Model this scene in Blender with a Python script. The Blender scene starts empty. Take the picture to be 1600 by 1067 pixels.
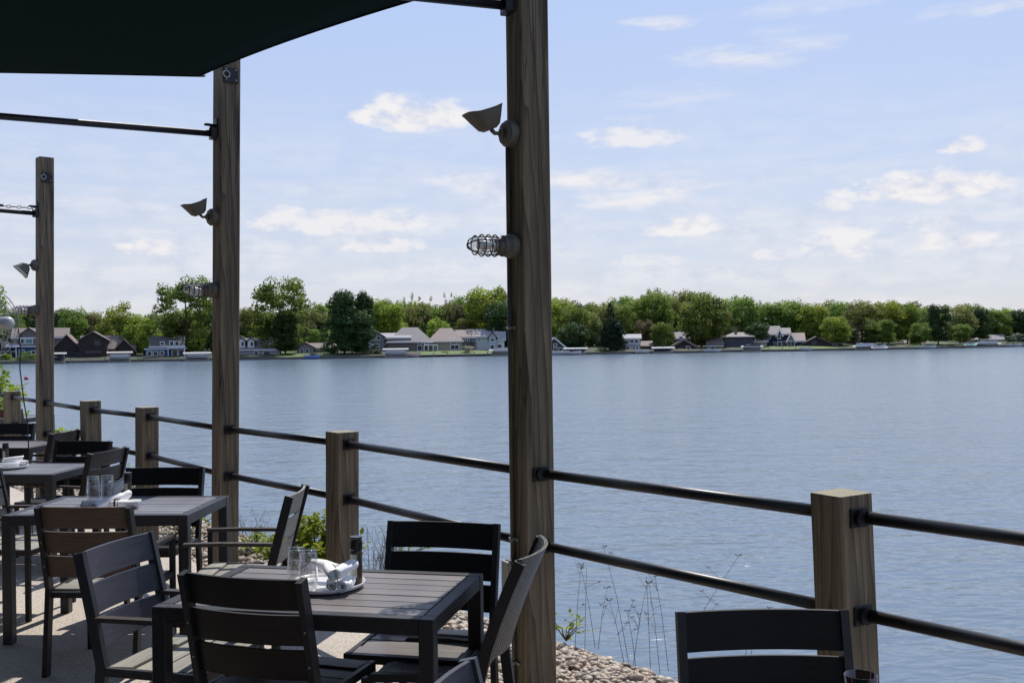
import bpy, bmesh, math, random
import numpy as np
from mathutils import Vector, Matrix, Euler
random.seed(7); rng = np.random.default_rng(11)
R = math.radians
C = bpy.data.collections.new("place"); bpy.context.scene.collection.children.link(C)
sc = bpy.context.scene

# ------------------------------------------------------------------ camera
EYE = 1.70; FPX = 1600.0; WATER = -2.2
cam_d = bpy.data.cameras.new("camera"); cam = bpy.data.objects.new("camera", cam_d); C.objects.link(cam)
cam_d.sensor_width = 36; cam_d.lens = 36.0; cam_d.clip_start = 0.05; cam_d.clip_end = 6000
ROLL = 0.0125; PITCH = -0.0022
fwd = Vector((0, math.cos(PITCH), math.sin(PITCH)))
right = (Vector((1, 0, 0)) - Vector((0, 0, 1)) * ROLL).normalized()
right = (right - fwd * right.dot(fwd)).normalized(); up = right.cross(fwd)
M3 = Matrix((right, up, -fwd)).transposed()
cam.matrix_world = Matrix.Translation((0, 0, EYE)) @ M3.to_4x4()
sc.camera = cam
cam_d.dof.use_dof = False

def ray(px, py):
    return M3 @ Vector(((px - 800) / FPX, -(py - 533.5) / FPX, -1))
def at(px, py, z):                     # point of height z seen at photo pixel px,py
    d = ray(px, py); t = (z - EYE) / d.z
    return Vector((d.x * t, d.y * t, z))
def atY(px, py, Y):                    # point at distance Y seen at photo pixel
    d = ray(px, py); t = Y / d.y
    return Vector((d.x * t, Y, EYE + d.z * t))
def zpix(p, py):                       # height above plan point p that shows at row py
    lo, hi = -5, 40
    for _ in range(40):
        m = (lo + hi) / 2
        v = M3.inverted() @ (Vector((p[0], p[1], m)) - Vector((0, 0, EYE)))
        y = 533.5 - v.y / -v.z * FPX
        if y > py: lo = m
        else: hi = m
    return (lo + hi) / 2

# ------------------------------------------------------------------ world, sun, exposure
SUN_EL = R(52); SUN_AZ = R(15)          # azimuth from +Y towards +X
sc.view_settings.view_transform = 'Standard'; sc.view_settings.look = 'None'
sc.view_settings.gamma = 1; sc.view_settings.use_curve_mapping = False
sc.view_settings.exposure = 0.0
world = bpy.data.worlds.new("World"); sc.world = world; world.use_nodes = True
W = world.node_tree; W.nodes.clear()
class NT:
    def __init__(s, t): s.t = t
    def n(s, typ, **k):
        o = s.t.nodes.new(typ)
        for a, b in k.items(): setattr(o, a, b)
        return o
    def l(s, a, b): s.t.links.new(a, b)
    def m(s, op, a, b=None, c=None, clamp=False):
        o = s.t.nodes.new('ShaderNodeMath'); o.operation = op; o.use_clamp = clamp
        for i, v in enumerate((a, b, c)):
            if v is None: continue
            if isinstance(v, (int, float)): o.inputs[i].default_value = v
            else: s.t.links.new(v, o.inputs[i])
        return o.outputs[0]
    def mix(s, fac, a, b, blend='MIX'):
        o = s.t.nodes.new('ShaderNodeMix'); o.data_type = 'RGBA'; o.blend_type = blend
        for i, v in ((0, fac), (6, a), (7, b)):
            if isinstance(v, (int, float)): o.inputs[i].default_value = v
            elif isinstance(v, tuple): o.inputs[i].default_value = v + ((1,) if len(v) == 3 else ())
            else: s.t.links.new(v, o.inputs[i])
        return o.outputs[2]
    def ramp(s, fac, stops, interp='LINEAR'):
        o = s.t.nodes.new('ShaderNodeValToRGB'); cr = o.color_ramp; cr.interpolation = interp
        while len(cr.elements) < len(stops): cr.elements.new(0.5)
        for e, (p, c) in zip(cr.elements, stops):
            e.position = p; e.color = (c, c, c, 1) if isinstance(c, (int, float)) else tuple(c) + (1,)
        if fac is not None: s.t.links.new(fac, o.inputs[0])
        return o.outputs[0]
    def noise(s, vec, scale, detail=3, rough=.55, dist=0, w=None):
        o = s.t.nodes.new('ShaderNodeTexNoise'); o.inputs['Scale'].default_value = scale
        o.inputs['Detail'].default_value = detail; o.inputs['Roughness'].default_value = rough
        o.inputs['Distortion'].default_value = dist
        if vec is not None: s.t.links.new(vec, o.inputs['Vector'])
        return o
    def mapping(s, vec, scale=(1, 1, 1), rot=(0, 0, 0), loc=(0, 0, 0)):
        o = s.t.nodes.new('ShaderNodeMapping'); o.inputs['Scale'].default_value = scale
        o.inputs['Rotation'].default_value = rot; o.inputs['Location'].default_value = loc
        s.t.links.new(vec, o.inputs['Vector']); return o.outputs[0]

w = NT(W)
sky = w.n('ShaderNodeTexSky', sky_type='NISHITA', sun_disc=False, sun_elevation=SUN_EL, sun_rotation=SUN_AZ)
sky.altitude = 200; sky.air_density = 1.0; sky.dust_density = 1.2; sky.ozone_density = 1.0
tc = w.n('ShaderNodeTexCoord'); sep = w.n('ShaderNodeSeparateXYZ'); w.l(tc.outputs['Generated'], sep.inputs[0])
az = w.m('ARCTAN2', sep.outputs[0], sep.outputs[1]); el = w.m('ARCSINE', sep.outputs[2])
# thin general whiteness of the air, thicker towards the horizon
hz = w.m('POWER', w.m('SUBTRACT', 1.0, w.m('MAXIMUM', sep.outputs[2], 0.0)), 9.0)
comb = w.n('ShaderNodeCombineXYZ'); w.l(az, comb.inputs[0]); w.l(el, comb.inputs[1])
nA = w.noise(w.mapping(comb.outputs[0], (1, 1.9, 1)), 30, 6, .6)
nB = w.noise(w.mapping(comb.outputs[0], (1, 3.0, 1), loc=(3, 1, 0)), 9, 4, .6)
nC = w.noise(w.mapping(comb.outputs[0], (1, 7.0, 1), rot=(0, 0, -.12), loc=(5, 2, 0)), 7, 5, .6)
skyramp = w.ramp(w.m('MULTIPLY', el, 2.0), [(0.0, (.600, .615, .690)), (.16, (.560, .620, .765)), (.36, (.505, .600, .820)), (.62, (.455, .575, .860)), (1.0, (.34, .47, .80))])
sc10 = w.n('ShaderNodeVectorMath', operation='SCALE'); sc10.inputs['Scale'].default_value = 10.2; w.l(skyramp, sc10.inputs[0])
SKYBASE = w.mix(0.82, sky.outputs[0], sc10.outputs[0])
# clouds: (px, py, half width px, half height px, strength, softness, kind)
clouds = [(648,178,98,30,1.0,0),(990,212,80,22,.8,0),(1450,290,112,28,1.0,0),(1506,226,32,15,.9,0),(1300,320,32,15,.8,0),
 (1075,352,66,19,.95,0),(1322,378,70,28,.9,0),(1512,372,64,20,.9,0),(1455,350,56,14,.7,0),(770,286,130,22,.75,1),(975,290,160,34,.95,1),(1215,395,40,14,.7,0),(1030,405,50,14,.6,0),
 (1150,86,95,18,.75,1),(1250,48,75,20,.5,1),(1060,130,100,26,.5,1),(1030,30,60,10,.6,1),(1230,8,120,16,.4,1),(1530,8,100,10,.65,1),
 (530,345,160,26,.85,0),(235,385,56,17,.9,0),(595,380,76,17,.8,0),(10,213,30,12,.3,1),(980,183,50,8,.4,1),(290,262,50,8,.3,1),(620,298,60,6,.3,1)]
tot = None; shade_t = None
wx = w.m('MULTIPLY', w.m('SUBTRACT', nA.outputs[0], .5), 0.035); wy = w.m('MULTIPLY', w.m('SUBTRACT', nB.outputs[0], .5), 0.030)
azw = w.m('ADD', az, wx); elw = w.m('ADD', el, wy)
for (px, py, hw, hh, st, kd) in clouds:
    d = ray(px, py).normalized(); a0 = math.atan2(d.x, d.y); e0 = math.asin(d.z)
    ha = hw / FPX * 1.1; hb = hh / FPX * 1.25
    u = w.m('DIVIDE', w.m('SUBTRACT', azw, a0), ha)
    v = w.m('DIVIDE', w.m('SUBTRACT', elw if kd else el, e0 - hb * .25), hb)
    if kd == 0:   # flat base: squeeze lower side
        v = w.m('MULTIPLY', v, w.m('ADD', 1.0, w.m('MULTIPLY', w.m('LESS_THAN', v, 0), 1.1)))
    r2 = w.m('ADD', w.m('MULTIPLY', u, u), w.m('MULTIPLY', v, v))
    f = w.m('SUBTRACT', 1.25, r2)
    f = w.m('ADD', f, w.m('MULTIPLY', w.m('SUBTRACT', nA.outputs[0] if kd == 0 else nC.outputs[0], .5), 3.0 if kd == 0 else 5.0))
    mr = w.n('ShaderNodeMapRange', interpolation_type='SMOOTHSTEP'); mr.inputs[1].default_value = 0.0; mr.inputs[2].default_value = (1.15 if kd == 0 else 2.0)
    mr.inputs[3].default_value = 0; mr.inputs[4].default_value = st; w.l(f, mr.inputs[0])
    tot = mr.outputs[0] if tot is None else w.m('MAXIMUM', tot, mr.outputs[0])
# low hazy cloud band near the horizon, everywhere round
band = w.m('MULTIPLY', w.ramp(w.m('MULTIPLY', el, 3.2), [(0.0, .50), (.35, .5), (.60, .2), (.8, .0)]), w.ramp(nC.outputs[0], [(.38, 0.15), (.62, 1.0)]))
tot = w.m('MAXIMUM', tot, band)
ccol = w.mix(w.ramp(nA.outputs[0], [(.33, 0.), (.55, 1.)]), (6.1, 6.45, 7.6), (8.35, 8.15, 8.25))
final = w.mix(tot, SKYBASE, ccol)
bg = w.n('ShaderNodeBackground'); bg.inputs[1].default_value = 0.108; w.l(final, bg.inputs[0])
wo = w.n('ShaderNodeOutputWorld'); w.l(bg.outputs[0], wo.inputs[0])

sun_d = bpy.data.lights.new("sun", 'SUN'); sun = bpy.data.objects.new("sun", sun_d); C.objects.link(sun)
sun_d.energy = 5.0; sun_d.angle = R(0.53); sun_d.color = (1, .95, .87)
sdir = Vector((math.sin(SUN_AZ) * math.cos(SUN_EL), math.cos(SUN_AZ) * math.cos(SUN_EL), math.sin(SUN_EL)))
sun.rotation_euler = sdir.to_track_quat('Z', 'Y').to_euler()

# ------------------------------------------------------------------ materials
def newmat(name):
    m = bpy.data.materials.new(name); m.use_nodes = True
    nt = NT(m.node_tree); m.node_tree.nodes.clear()
    out = nt.n('ShaderNodeOutputMaterial'); b = nt.n('ShaderNodeBsdfPrincipled'); nt.l(b.outputs[0], out.inputs[0])
    return m, nt, b, out
def bump(nt, b, h, strength=.3, dist=.01):
    n = nt.n('ShaderNodeBump'); n.inputs['Strength'].default_value = strength; n.inputs['Distance'].default_value = dist
    nt.l(h, n.inputs['Height']); nt.l(n.outputs[0], b.inputs['Normal'])
def coords(nt): return nt.n('ShaderNodeTexCoord').outputs['Object']
def simple(name, col, rough=.6, metal=0, var=.15, nscale=8, bstr=0, bscale=60, spec=None):
    m, nt, b, o = newmat(name); co = coords(nt)
    n = nt.noise(co, nscale, 4)
    dark = tuple(c * (1 - var) for c in col); lite = tuple(min(1, c * (1 + var)) for c in col)
    nt.l(nt.mix(n.outputs[0], dark, lite), b.inputs['Base Color'])
    b.inputs['Roughness'].default_value = rough; b.inputs['Metallic'].default_value = metal
    if spec is not None: b.inputs['Specular IOR Level'].default_value = spec
    if bstr: bump(nt, b, nt.noise(co, bscale, 3).outputs[0], bstr, .003)
    return m
def wood_post(name, c0, c1, c2):
    m, nt, b, o = newmat(name); co = coords(nt)
    g = nt.noise(nt.mapping(co, (1, 1, .055)), 26, 5, .6, 1.2)
    fine = nt.noise(nt.mapping(co, (1, 1, .03)), 160, 3, .6)
    rings = nt.n('ShaderNodeTexWave', wave_type='BANDS', bands_direction='DIAGONAL', wave_profile='SAW')
    rings.inputs['Scale'].default_value = 13; rings.inputs['Distortion'].default_value = 9; rings.inputs['Detail'].default_value = 2; rings.inputs['Detail Scale'].default_value = .8
    nt.l(nt.mapping(co, (1, 1, .06)), rings.inputs[0])
    blot = nt.noise(nt.mapping(co, (1, 1, .4)), 3.2, 3)
    col = nt.mix(nt.ramp(g.outputs[0], [(.32, 0.), (.68, 1.)]), c0, c1)
    col = nt.mix(nt.m('MULTIPLY', nt.ramp(rings.outputs[0], [(.0, 0.), (.7, .3), (1., 1.)]), .8), col, c2)
    col = nt.mix(nt.m('MULTIPLY', blot.outputs[0], .5), col, tuple(c * .55 for c in c0))
    ck = nt.noise(nt.mapping(co, (1, 1, .035), loc=(.3, .7, 0)), 15, 2, .5, .3)
    crack = nt.ramp(ck.outputs[0], [(.487, 0.), (.499, 1.), (.511, 0.)])
    ck2 = nt.noise(nt.mapping(co, (1, 1, .5)), 3, 2); crack = nt.m('MULTIPLY', crack, nt.ramp(ck2.outputs[0], [(.45, 0.), (.55, 1.)]))
    col = nt.mix(nt.m('MULTIPLY', crack, .85), col, (.012, .009, .007))
    # knots and checks
    vo = nt.n('ShaderNodeTexVoronoi'); vo.inputs['Scale'].default_value = 2.3; nt.l(nt.mapping(co, (1.6, 1.6, .8)), vo.inputs['Vector'])
    kn = nt.ramp(vo.outputs['Distance'], [(.03, 1.), (.075, .0)])
    col = nt.mix(nt.m('MULTIPLY', kn, .8), col, (.02, .013, .009))
    nt.l(col, b.inputs['Base Color']); b.inputs['Roughness'].default_value = .82
    h = nt.m('ADD', nt.m('MULTIPLY', fine.outputs[0], .5), nt.m('MULTIPLY', rings.outputs[0], .8)); h = nt.m('SUBTRACT', h, nt.m('MULTIPLY', crack, 3.0))
    bump(nt, b, h, .35, .003)
    return m
M = {}
M['post'] = wood_post('weathered_timber', (.120, .094, .060), (.32, .252, .165), (.045, .032, .021))
M['post_end'] = wood_post('post_end_grain', (.24, .21, .13), (.34, .30, .20), (.16, .13, .08))
M['rail'] = simple('black_rail_paint', (.010, .0105, .013), .42, 0, .3, 30, .15, 40)
M['blackmetal'] = simple('black_bracket_metal', (.012, .012, .016), .4, .3, .3, 20, .1)
M['frame'] = simple('charcoal_powder_coat', (.018, .0175, .020), .42, 0, .18, 12, .12, 300)
M['frame2'] = simple('slate_powder_coat', (.036, .038, .048), .36, 0, .15, 12, .1, 300)
def scuffed(name, col, rough):
    m, nt, b, o = newmat(name); co = coords(nt)
    d1 = nt.noise(co, 5, 5, .65); d2 = nt.noise(nt.mapping(co, (1, 1, .4)), 55, 3)
    sc_ = nt.m('MULTIPLY', nt.ramp(d1.outputs[0], [(.5, 0.), (.7, 1.)]), nt.ramp(d2.outputs[0], [(.52, 0.), (.66, 1.)]))
    nt.l(nt.mix(nt.m('MULTIPLY', sc_, .35), tuple(col), (.12, .11, .10)), b.inputs['Base Color'])
    b.inputs['Specular IOR Level'].default_value = .3; nt.l(nt.m('MULTIPLY_ADD', d1.outputs[0], .3, rough - .12), b.inputs['Roughness']); bump(nt, b, d2.outputs[0], .1, .001); return m
M['frame'] = scuffed('charcoal_powder_coat_worn', (.018, .0175, .020), .42)
M['frame2'] = scuffed('slate_powder_coat_worn', (.036, .038, .046), .38)
def slatmat(name, c, rough=.42):
    m, nt, b, o = newmat(name); co = coords(nt)
    g = nt.noise(nt.mapping(co, (.9, 14, 14)), 6, 4, .6)
    r = nt.n('ShaderNodeObjectInfo')
    k = nt.m('MULTIPLY_ADD', r.outputs['Random'], .35, .82)
    base = nt.mix(nt.ramp(g.outputs[0], [(.3, 0.), (.7, 1.)]), tuple(x * .78 for x in c), tuple(x * 1.22 for x in c))
    cc = nt.n('ShaderNodeVectorMath', operation='SCALE'); nt.l(base, cc.inputs[0]); nt.l(k, cc.inputs['Scale'])
    nt.l(cc.outputs[0], b.inputs['Base Color'])
    dust = nt.noise(co, 7, 4)
    nt.l(nt.m('MULTIPLY_ADD', dust.outputs[0], .25, rough - .12), b.inputs['Roughness'])
    if 'table' not in name: b.inputs['Specular IOR Level'].default_value = .22
    bump(nt, b, g.outputs[0], .2, .002); return m
M['tslat'] = slatmat('table_slat_composite', (.14, .122, .118), .40)
M['tslat_cool'] = slatmat('table_slat_cool_grey', (.165, .165, .18), .38)
M['cslat'] = slatmat('chair_slat_composite', (.06, .05, .046), .45)
M['cslat_espresso'] = slatmat('chair_slat_espresso', (.019, .014, .012), .42)
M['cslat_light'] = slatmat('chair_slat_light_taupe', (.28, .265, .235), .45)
M['cslat_brown'] = slatmat('chair_slat_brown', (.12, .082, .062), .5)
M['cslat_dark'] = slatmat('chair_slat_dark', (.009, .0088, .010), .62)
M['cslat_slate'] = slatmat('chair_slat_slate', (.05, .052, .068), .42)
M['cslat_red'] = slatmat('chair_slat_red_brown', (.10, .04, .03), .5)

def wicker():
    m, nt, b, o = newmat('dark_woven_resin'); co = coords(nt)
    ck = nt.n('ShaderNodeTexWave', wave_type='BANDS', bands_direction='X'); ck.inputs['Scale'].default_value = 17
    nt.l(co, ck.inputs[0])
    c2 = nt.n('ShaderNodeTexWave', wave_type='BANDS', bands_direction='Y'); c2.inputs['Scale'].default_value = 17
    nt.l(nt.mapping(co, (1, 1, 1)), c2.inputs[0])
    z = nt.n('ShaderNodeTexWave', wave_type='BANDS', bands_direction='Z'); z.inputs['Scale'].default_value = 17
    nt.l(co, z.inputs[0])
    h = nt.m('MULTIPLY', nt.m('MAXIMUM', c2.outputs[0], z.outputs[0]), ck.outputs[0])
    nt.l(nt.mix(h, (.018, .018, .021), (.15, .145, .145)), b.inputs['Base Color']); b.inputs['Roughness'].default_value = .35
    bump(nt, b, h, .9, .006); return m
M['wicker'] = wicker()

def concrete():
    m, nt, b, o = newmat('exposed_aggregate_concrete'); co = coords(nt)
    v = nt.n('ShaderNodeTexVoronoi'); v.inputs['Scale'].default_value = 75; nt.l(co, v.inputs['Vector'])
    vs = nt.n('ShaderNodeSeparateColor'); nt.l(v.outputs['Color'], vs.inputs[0])
    peb = nt.ramp(vs.outputs[0], [(0., (.33, .27, .21)), (.3, (.52, .44, .36)), (.6, (.62, .55, .47)), (.85, (.42, .33, .26)), (1., (.72, .67, .60))])
    edge = nt.ramp(v.outputs['Distance'], [(.35, 1.), (.62, .0)])
    n = nt.noise(co, 1.3, 5)
    col = nt.mix(edge, (.44, .39, .335), peb)
    col = nt.mix(nt.ramp(n.outputs[0], [(.35, .25), (.65, 0.)]), col, (.22, .185, .15))
    nt.l(col, b.inputs['Base Color']); b.inputs['Roughness'].default_value = .8
    bump(nt, b, edge, .6, .004); return m
M['floor'] = concrete()
def stone_mat():
    m, nt, b, o = newmat('river_pebbles')
    a = nt.n('ShaderNodeAttribute', attribute_name='tone'); co = coords(nt)
    base = nt.ramp(a.outputs['Fac'], [(0., (.12, .085, .06)), (.2, (.30, .21, .14)), (.4, (.42, .33, .24)), (.6, (.27, .235, .19)), (.8, (.50, .43, .34)), (1., (.33, .19, .115))])
    n = nt.noise(co, 45, 4)
    nt.l(nt.mix(nt.m('MULTIPLY', n.outputs[0], .45), base, (.18, .15, .12)), b.inputs['Base Color']); b.inputs['Roughness'].default_value = .6
    return m
M['stone'] = stone_mat()
M['earth'] = simple('bank_earth', (.12, .10, .075), .95, 0, .4, 5, .5, 20)
def sailmat():
    m, nt, b, o = newmat('dark_green_shade_cloth'); co = coords(nt)
    n = nt.noise(co, 2, 4)
    nt.l(nt.mix(n.outputs[0], (.004, .010, .011), (.007, .016, .017)), b.inputs['Base Color']); b.inputs['Roughness'].default_value = .95
    b.inputs['Specular IOR Level'].default_value = .1
    tr = nt.n('ShaderNodeBsdfTranslucent'); tr.inputs[0].default_value = (.014, .085, .088, 1); mx = nt.n('ShaderNodeMixShader'); mx.inputs[0].default_value = .35
    nt.l(b.outputs[0], mx.inputs[1]); nt.l(tr.outputs[0], mx.inputs[2]); nt.l(mx.outputs[0], o.inputs[0])
    wv = nt.noise(nt.mapping(co, (1, 1, 1)), 260, 2); bump(nt, b, wv.outputs[0], .3, .001)
    return m
M['sail'] = sailmat()
M['galv'] = simple('galvanised_conduit', (.33, .33, .32), .45, .6, .2, 15)
M['lampgrey'] = simple('grey_cast_fixture', (.105, .095, .078), .6, .1, .25, 14, .1)
M['fangrey'] = simple('pale_fan_paint', (.42, .42, .42), .4, .1, .1, 8)
M['wirepale'] = simple('pale_wire', (.30, .30, .29), .4, .5, .1, 8)
M['rust'] = simple('corroded_wire_guard', (.07, .058, .045), .55, .4, .4, 40)
def glass(name, tint=(1, 1, 1), rough=.02):
    m, nt, b, o = newmat(name); m.node_tree.nodes.remove(b)
    tr = nt.n('ShaderNodeBsdfTransparent'); tr.inputs[0].default_value = tuple(.93 * c for c in tint) + (1,)
    gl = nt.n('ShaderNodeBsdfGlossy'); gl.inputs['Roughness'].default_value = rough; gl.inputs[0].default_value = (1, 1, 1, 1)
    lw = nt.n('ShaderNodeLayerWeight'); lw.inputs[0].default_value = .5
    f = nt.m('MULTIPLY_ADD', nt.m('POWER', lw.outputs['Facing'], 3.0), .62, .07)
    mx = nt.n('ShaderNodeMixShader'); nt.l(f, mx.inputs[0]); nt.l(tr.outputs[0], mx.inputs[1]); nt.l(gl.outputs[0], mx.inputs[2]); nt.l(mx.outputs[0], o.inputs[0])
    return m
M['glass'] = glass('clear_glass'); M['amber'] = glass('brown_glass', (.35, .17, .10), .05)
M['plate'] = simple('pale_ceramic', (.62, .62, .64), .3, 0, .05, 6)
M['linen'] = simple('white_linen', (.88, .88, .89), .9, 0, .05, 20, .3, 180)
M['stripe'] = simple('navy_stripe', (.02, .022, .04), .9)
M['pepper'] = simple('peppercorn_fill', (.055, .032, .026), .35, 0, .6, 160)
M['cap'] = simple('black_cap_plastic', (.012, .012, .013), .25)
M['label'] = simple('cream_label', (.52, .52, .42), .6, 0, .08, 40)
M['cable'] = simple('black_cable', (.012, .012, .014), .5)

def water():
    m, nt, b, o = newmat('lake_water'); g = nt.n('ShaderNodeNewGeometry'); P = g.outputs['Position']
    b.inputs['Base Color'].default_value = (.122, .166, .215, 1)
    b.inputs['Roughness'].default_value = .18; b.inputs['IOR'].default_value = 1.33
    n1 = nt.noise(nt.mapping(P, (.7, 1.25, 1), rot=(0, 0, R(-12))), 3.2, 1.5, .5, .6)
    n2 = nt.noise(nt.mapping(P, (.35, .9, 1), rot=(0, 0, R(-22))), 1.0, 3, .55, .3)
    n5 = nt.noise(nt.mapping(P, (.8, .75, 1), rot=(0, 0, R(-14))), .42, 4, .65, .4)
    n3 = nt.noise(nt.mapping(P, (.5, 1, 1), rot=(0, 0, R(8))), .12, 2)
    patch = nt.noise(nt.mapping(P, (.35, 1, 1)), .018, 4)
    n4 = nt.noise(nt.mapping(P, (.8, 1.3, 1), rot=(0, 0, R(-16))), 9.0, 3, .6, .4)
    h = nt.m('ADD', nt.m('MULTIPLY', n4.outputs[0], .04), nt.m('MULTIPLY', n1.outputs[0], .30))
    h = nt.m('ADD', h, nt.m('MULTIPLY', n2.outputs[0], .85))
    h = nt.m('ADD', h, nt.m('ADD', nt.m('MULTIPLY', n3.outputs[0], .6), nt.m('MULTIPLY', n5.outputs[0], .9)))
    bn = nt.n('ShaderNodeBump'); bn.inputs['Distance'].default_value = .32
    nt.l(nt.m('MULTIPLY_ADD', nt.ramp(patch.outputs[0], [(.3, 0.), (.7, 1.)]), .18, .34), bn.inputs['Strength'])
    nt.l(h, bn.inputs['Height']); nt.l(bn.outputs[0], b.inputs['Normal'])
    return m
M['water'] = water()
def grassmat(name, c):
    m, nt, b, o = newmat(name); g = nt.n('ShaderNodeNewGeometry')
    n = nt.noise(g.outputs['Position'], .25, 5)
    nt.l(nt.mix(n.outputs[0], tuple(x * .6 for x in c), tuple(x * 1.4 for x in c)), b.inputs['Base Color']); b.inputs['Roughness'].default_value = .9
    return m
M['lawn'] = grassmat('far_lawn', (.085, .135, .025))
M['under'] = grassmat('woodland_floor', (.035, .045, .018))
M['seawall'] = simple('shore_edge_stone', (.11, .10, .09), .9, 0, .4, .8)

def leafmat(name, c, trans=.45, scale=.55):
    m, nt, b, o = newmat(name); g = nt.n('ShaderNodeNewGeometry'); oi = nt.n('ShaderNodeObjectInfo')
    n = nt.noise(coords(nt), scale, 3); n2 = nt.noise(coords(nt), scale * 6, 2)
    f = nt.m('ADD', nt.m('MULTIPLY', n.outputs[0], .78), nt.m('MULTIPLY', n2.outputs[0], .22))
    c0 = (c[0] * .68, c[1] * .72, c[2] * .85); c1 = (c[0] * 1.3, c[1] * 1.22, c[2] * 1.1)
    col = nt.mix(nt.ramp(f, [(.38, 0.), (.62, 1.)]), c0, c1)
    hs = nt.n('ShaderNodeHueSaturation'); nt.l(col, hs.inputs['Color'])
    nt.l(nt.m('MULTIPLY_ADD', oi.outputs['Random'], .035, .485), hs.inputs['Hue']); nt.l(nt.m('MULTIPLY_ADD', oi.outputs['Random'], .4, .8), hs.inputs['Value'])
    nt.l(hs.outputs[0], b.inputs['Base Color']); b.inputs['Roughness'].default_value = .6; b.inputs['Specular IOR Level'].default_value = .25
    t = nt.n('ShaderNodeBsdfTranslucent'); nt.l(hs.outputs[0], t.inputs[0]); mx = nt.n('ShaderNodeMixShader'); mx.inputs[0].default_value = trans
    nt.l(b.outputs[0], mx.inputs[1]); nt.l(t.outputs[0], mx.inputs[2]); nt.l(mx.outputs[0], o.inputs[0])
    return m
L = {'bright': leafmat('leaf_spring_green', (.27, .35, .05), .6), 'mid': leafmat('leaf_mid_green', (.175, .25, .045), .58),
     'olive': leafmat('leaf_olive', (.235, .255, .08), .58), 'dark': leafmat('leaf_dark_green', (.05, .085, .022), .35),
     'conifer': leafmat('needle_dark', (.018, .038, .014), .15), 'brown': leafmat('leaf_brownish', (.15, .12, .06)),
     'cream': leafmat('blossom_cream', (.42, .38, .28), .3), 'maroon': leafmat('leaf_maroon', (.05, .015, .018), .3),
     'bush': leafmat('bush_leaf', (.28, .36, .04), .5, 6.), 'hedge': leafmat('hedge_leaf', (.05, .09, .016), .35)}
M['bark'] = simple('tree_bark', (.07, .055, .042), .95, 0, .3, 3, .3, 10)
M['stem'] = simple('dry_stem', (.10, .07, .05), .9)
# far houses
def sid(name, c, r=.8): M[name] = simple(name, c, r, 0, .1, .6)
sid('wall_navy', (.025, .045, .095)); sid('wall_blue', (.03, .075, .17)); sid('wall_brown', (.030, .022, .022)); sid('wall_taupe', (.16, .145, .13))
sid('wall_lilac', (.30, .28, .32)); sid('wall_beige', (.36, .32, .25)); sid('wall_grey', (.20, .21, .21)); sid('wall_tan', (.33, .29, .23))
sid('wall_white', (.62, .64, .68)); sid('wall_paleblue', (.36, .42, .52)); sid('wall_red', (.16, .045, .04)); sid('wall_slate', (.06, .065, .09)); sid('wall_dark', (.035, .032, .035))
sid('roof_brown', (.17, .13, .12)); sid('roof_grey', (.19, .17, .17)); sid('roof_lightgrey', (.30, .29, .30)); sid('roof_tan', (.22, .17, .15)); sid('roof_dark', (.10, .085, .085))
sid('trim_white', (.75, .76, .78)); sid('pane', (.015, .02, .03), .08); sid('pane_teal', (.10, .22, .24), .15)
sid('dock_wood', (.20, .18, .16)); sid('canopy_white', (.42, .42, .41)); sid('canopy_tan', (.45, .40, .33)); sid('canopy_teal', (.13, .36, .33)); sid('hull_white', (.5, .51, .53), .3)
sid('hull_dark', (.03, .035, .06), .3); sid('hull_pink', (.55, .36, .34), .3); sid('hull_blue', (.12, .22, .45), .3); sid('buoy_red', (.35, .02, .02), .4); sid('wall_brick', (.20, .11, .09))

# ------------------------------------------------------------------ mesh helpers
def link(name, me, mat=None, parent=None, smooth=False):
    o = bpy.data.objects.new(name, me); C.objects.link(o)
    if mat is not None and len(me.materials) == 0: me.materials.append(mat)
    if smooth:
        for p in me.polygons: p.use_smooth = True
    if parent is not None: o.parent = parent
    return o
def tag(o, label=None, cat=None, group=None, kind=None):
    if label: o['label'] = label
    if cat: o['category'] = cat
    if group: o['group'] = group
    if kind: o['kind'] = kind
    return o
def thing(name, label, cat, loc=(0, 0, 0), rz=0, group=None):
    o = bpy.data.objects.new(name, None); C.objects.link(o); o.empty_display_size = .2
    o.location = loc; o.rotation_euler = (0, 0, rz); return tag(o, label, cat, group)
def copy_tree(o, parent=None):
    c = o.copy(); C.objects.link(c); c.parent = parent
    for ch in KIDS.get(o.name, [x for x in o.children]): copy_tree(ch, c)
    return c
KIDS = {}
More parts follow.
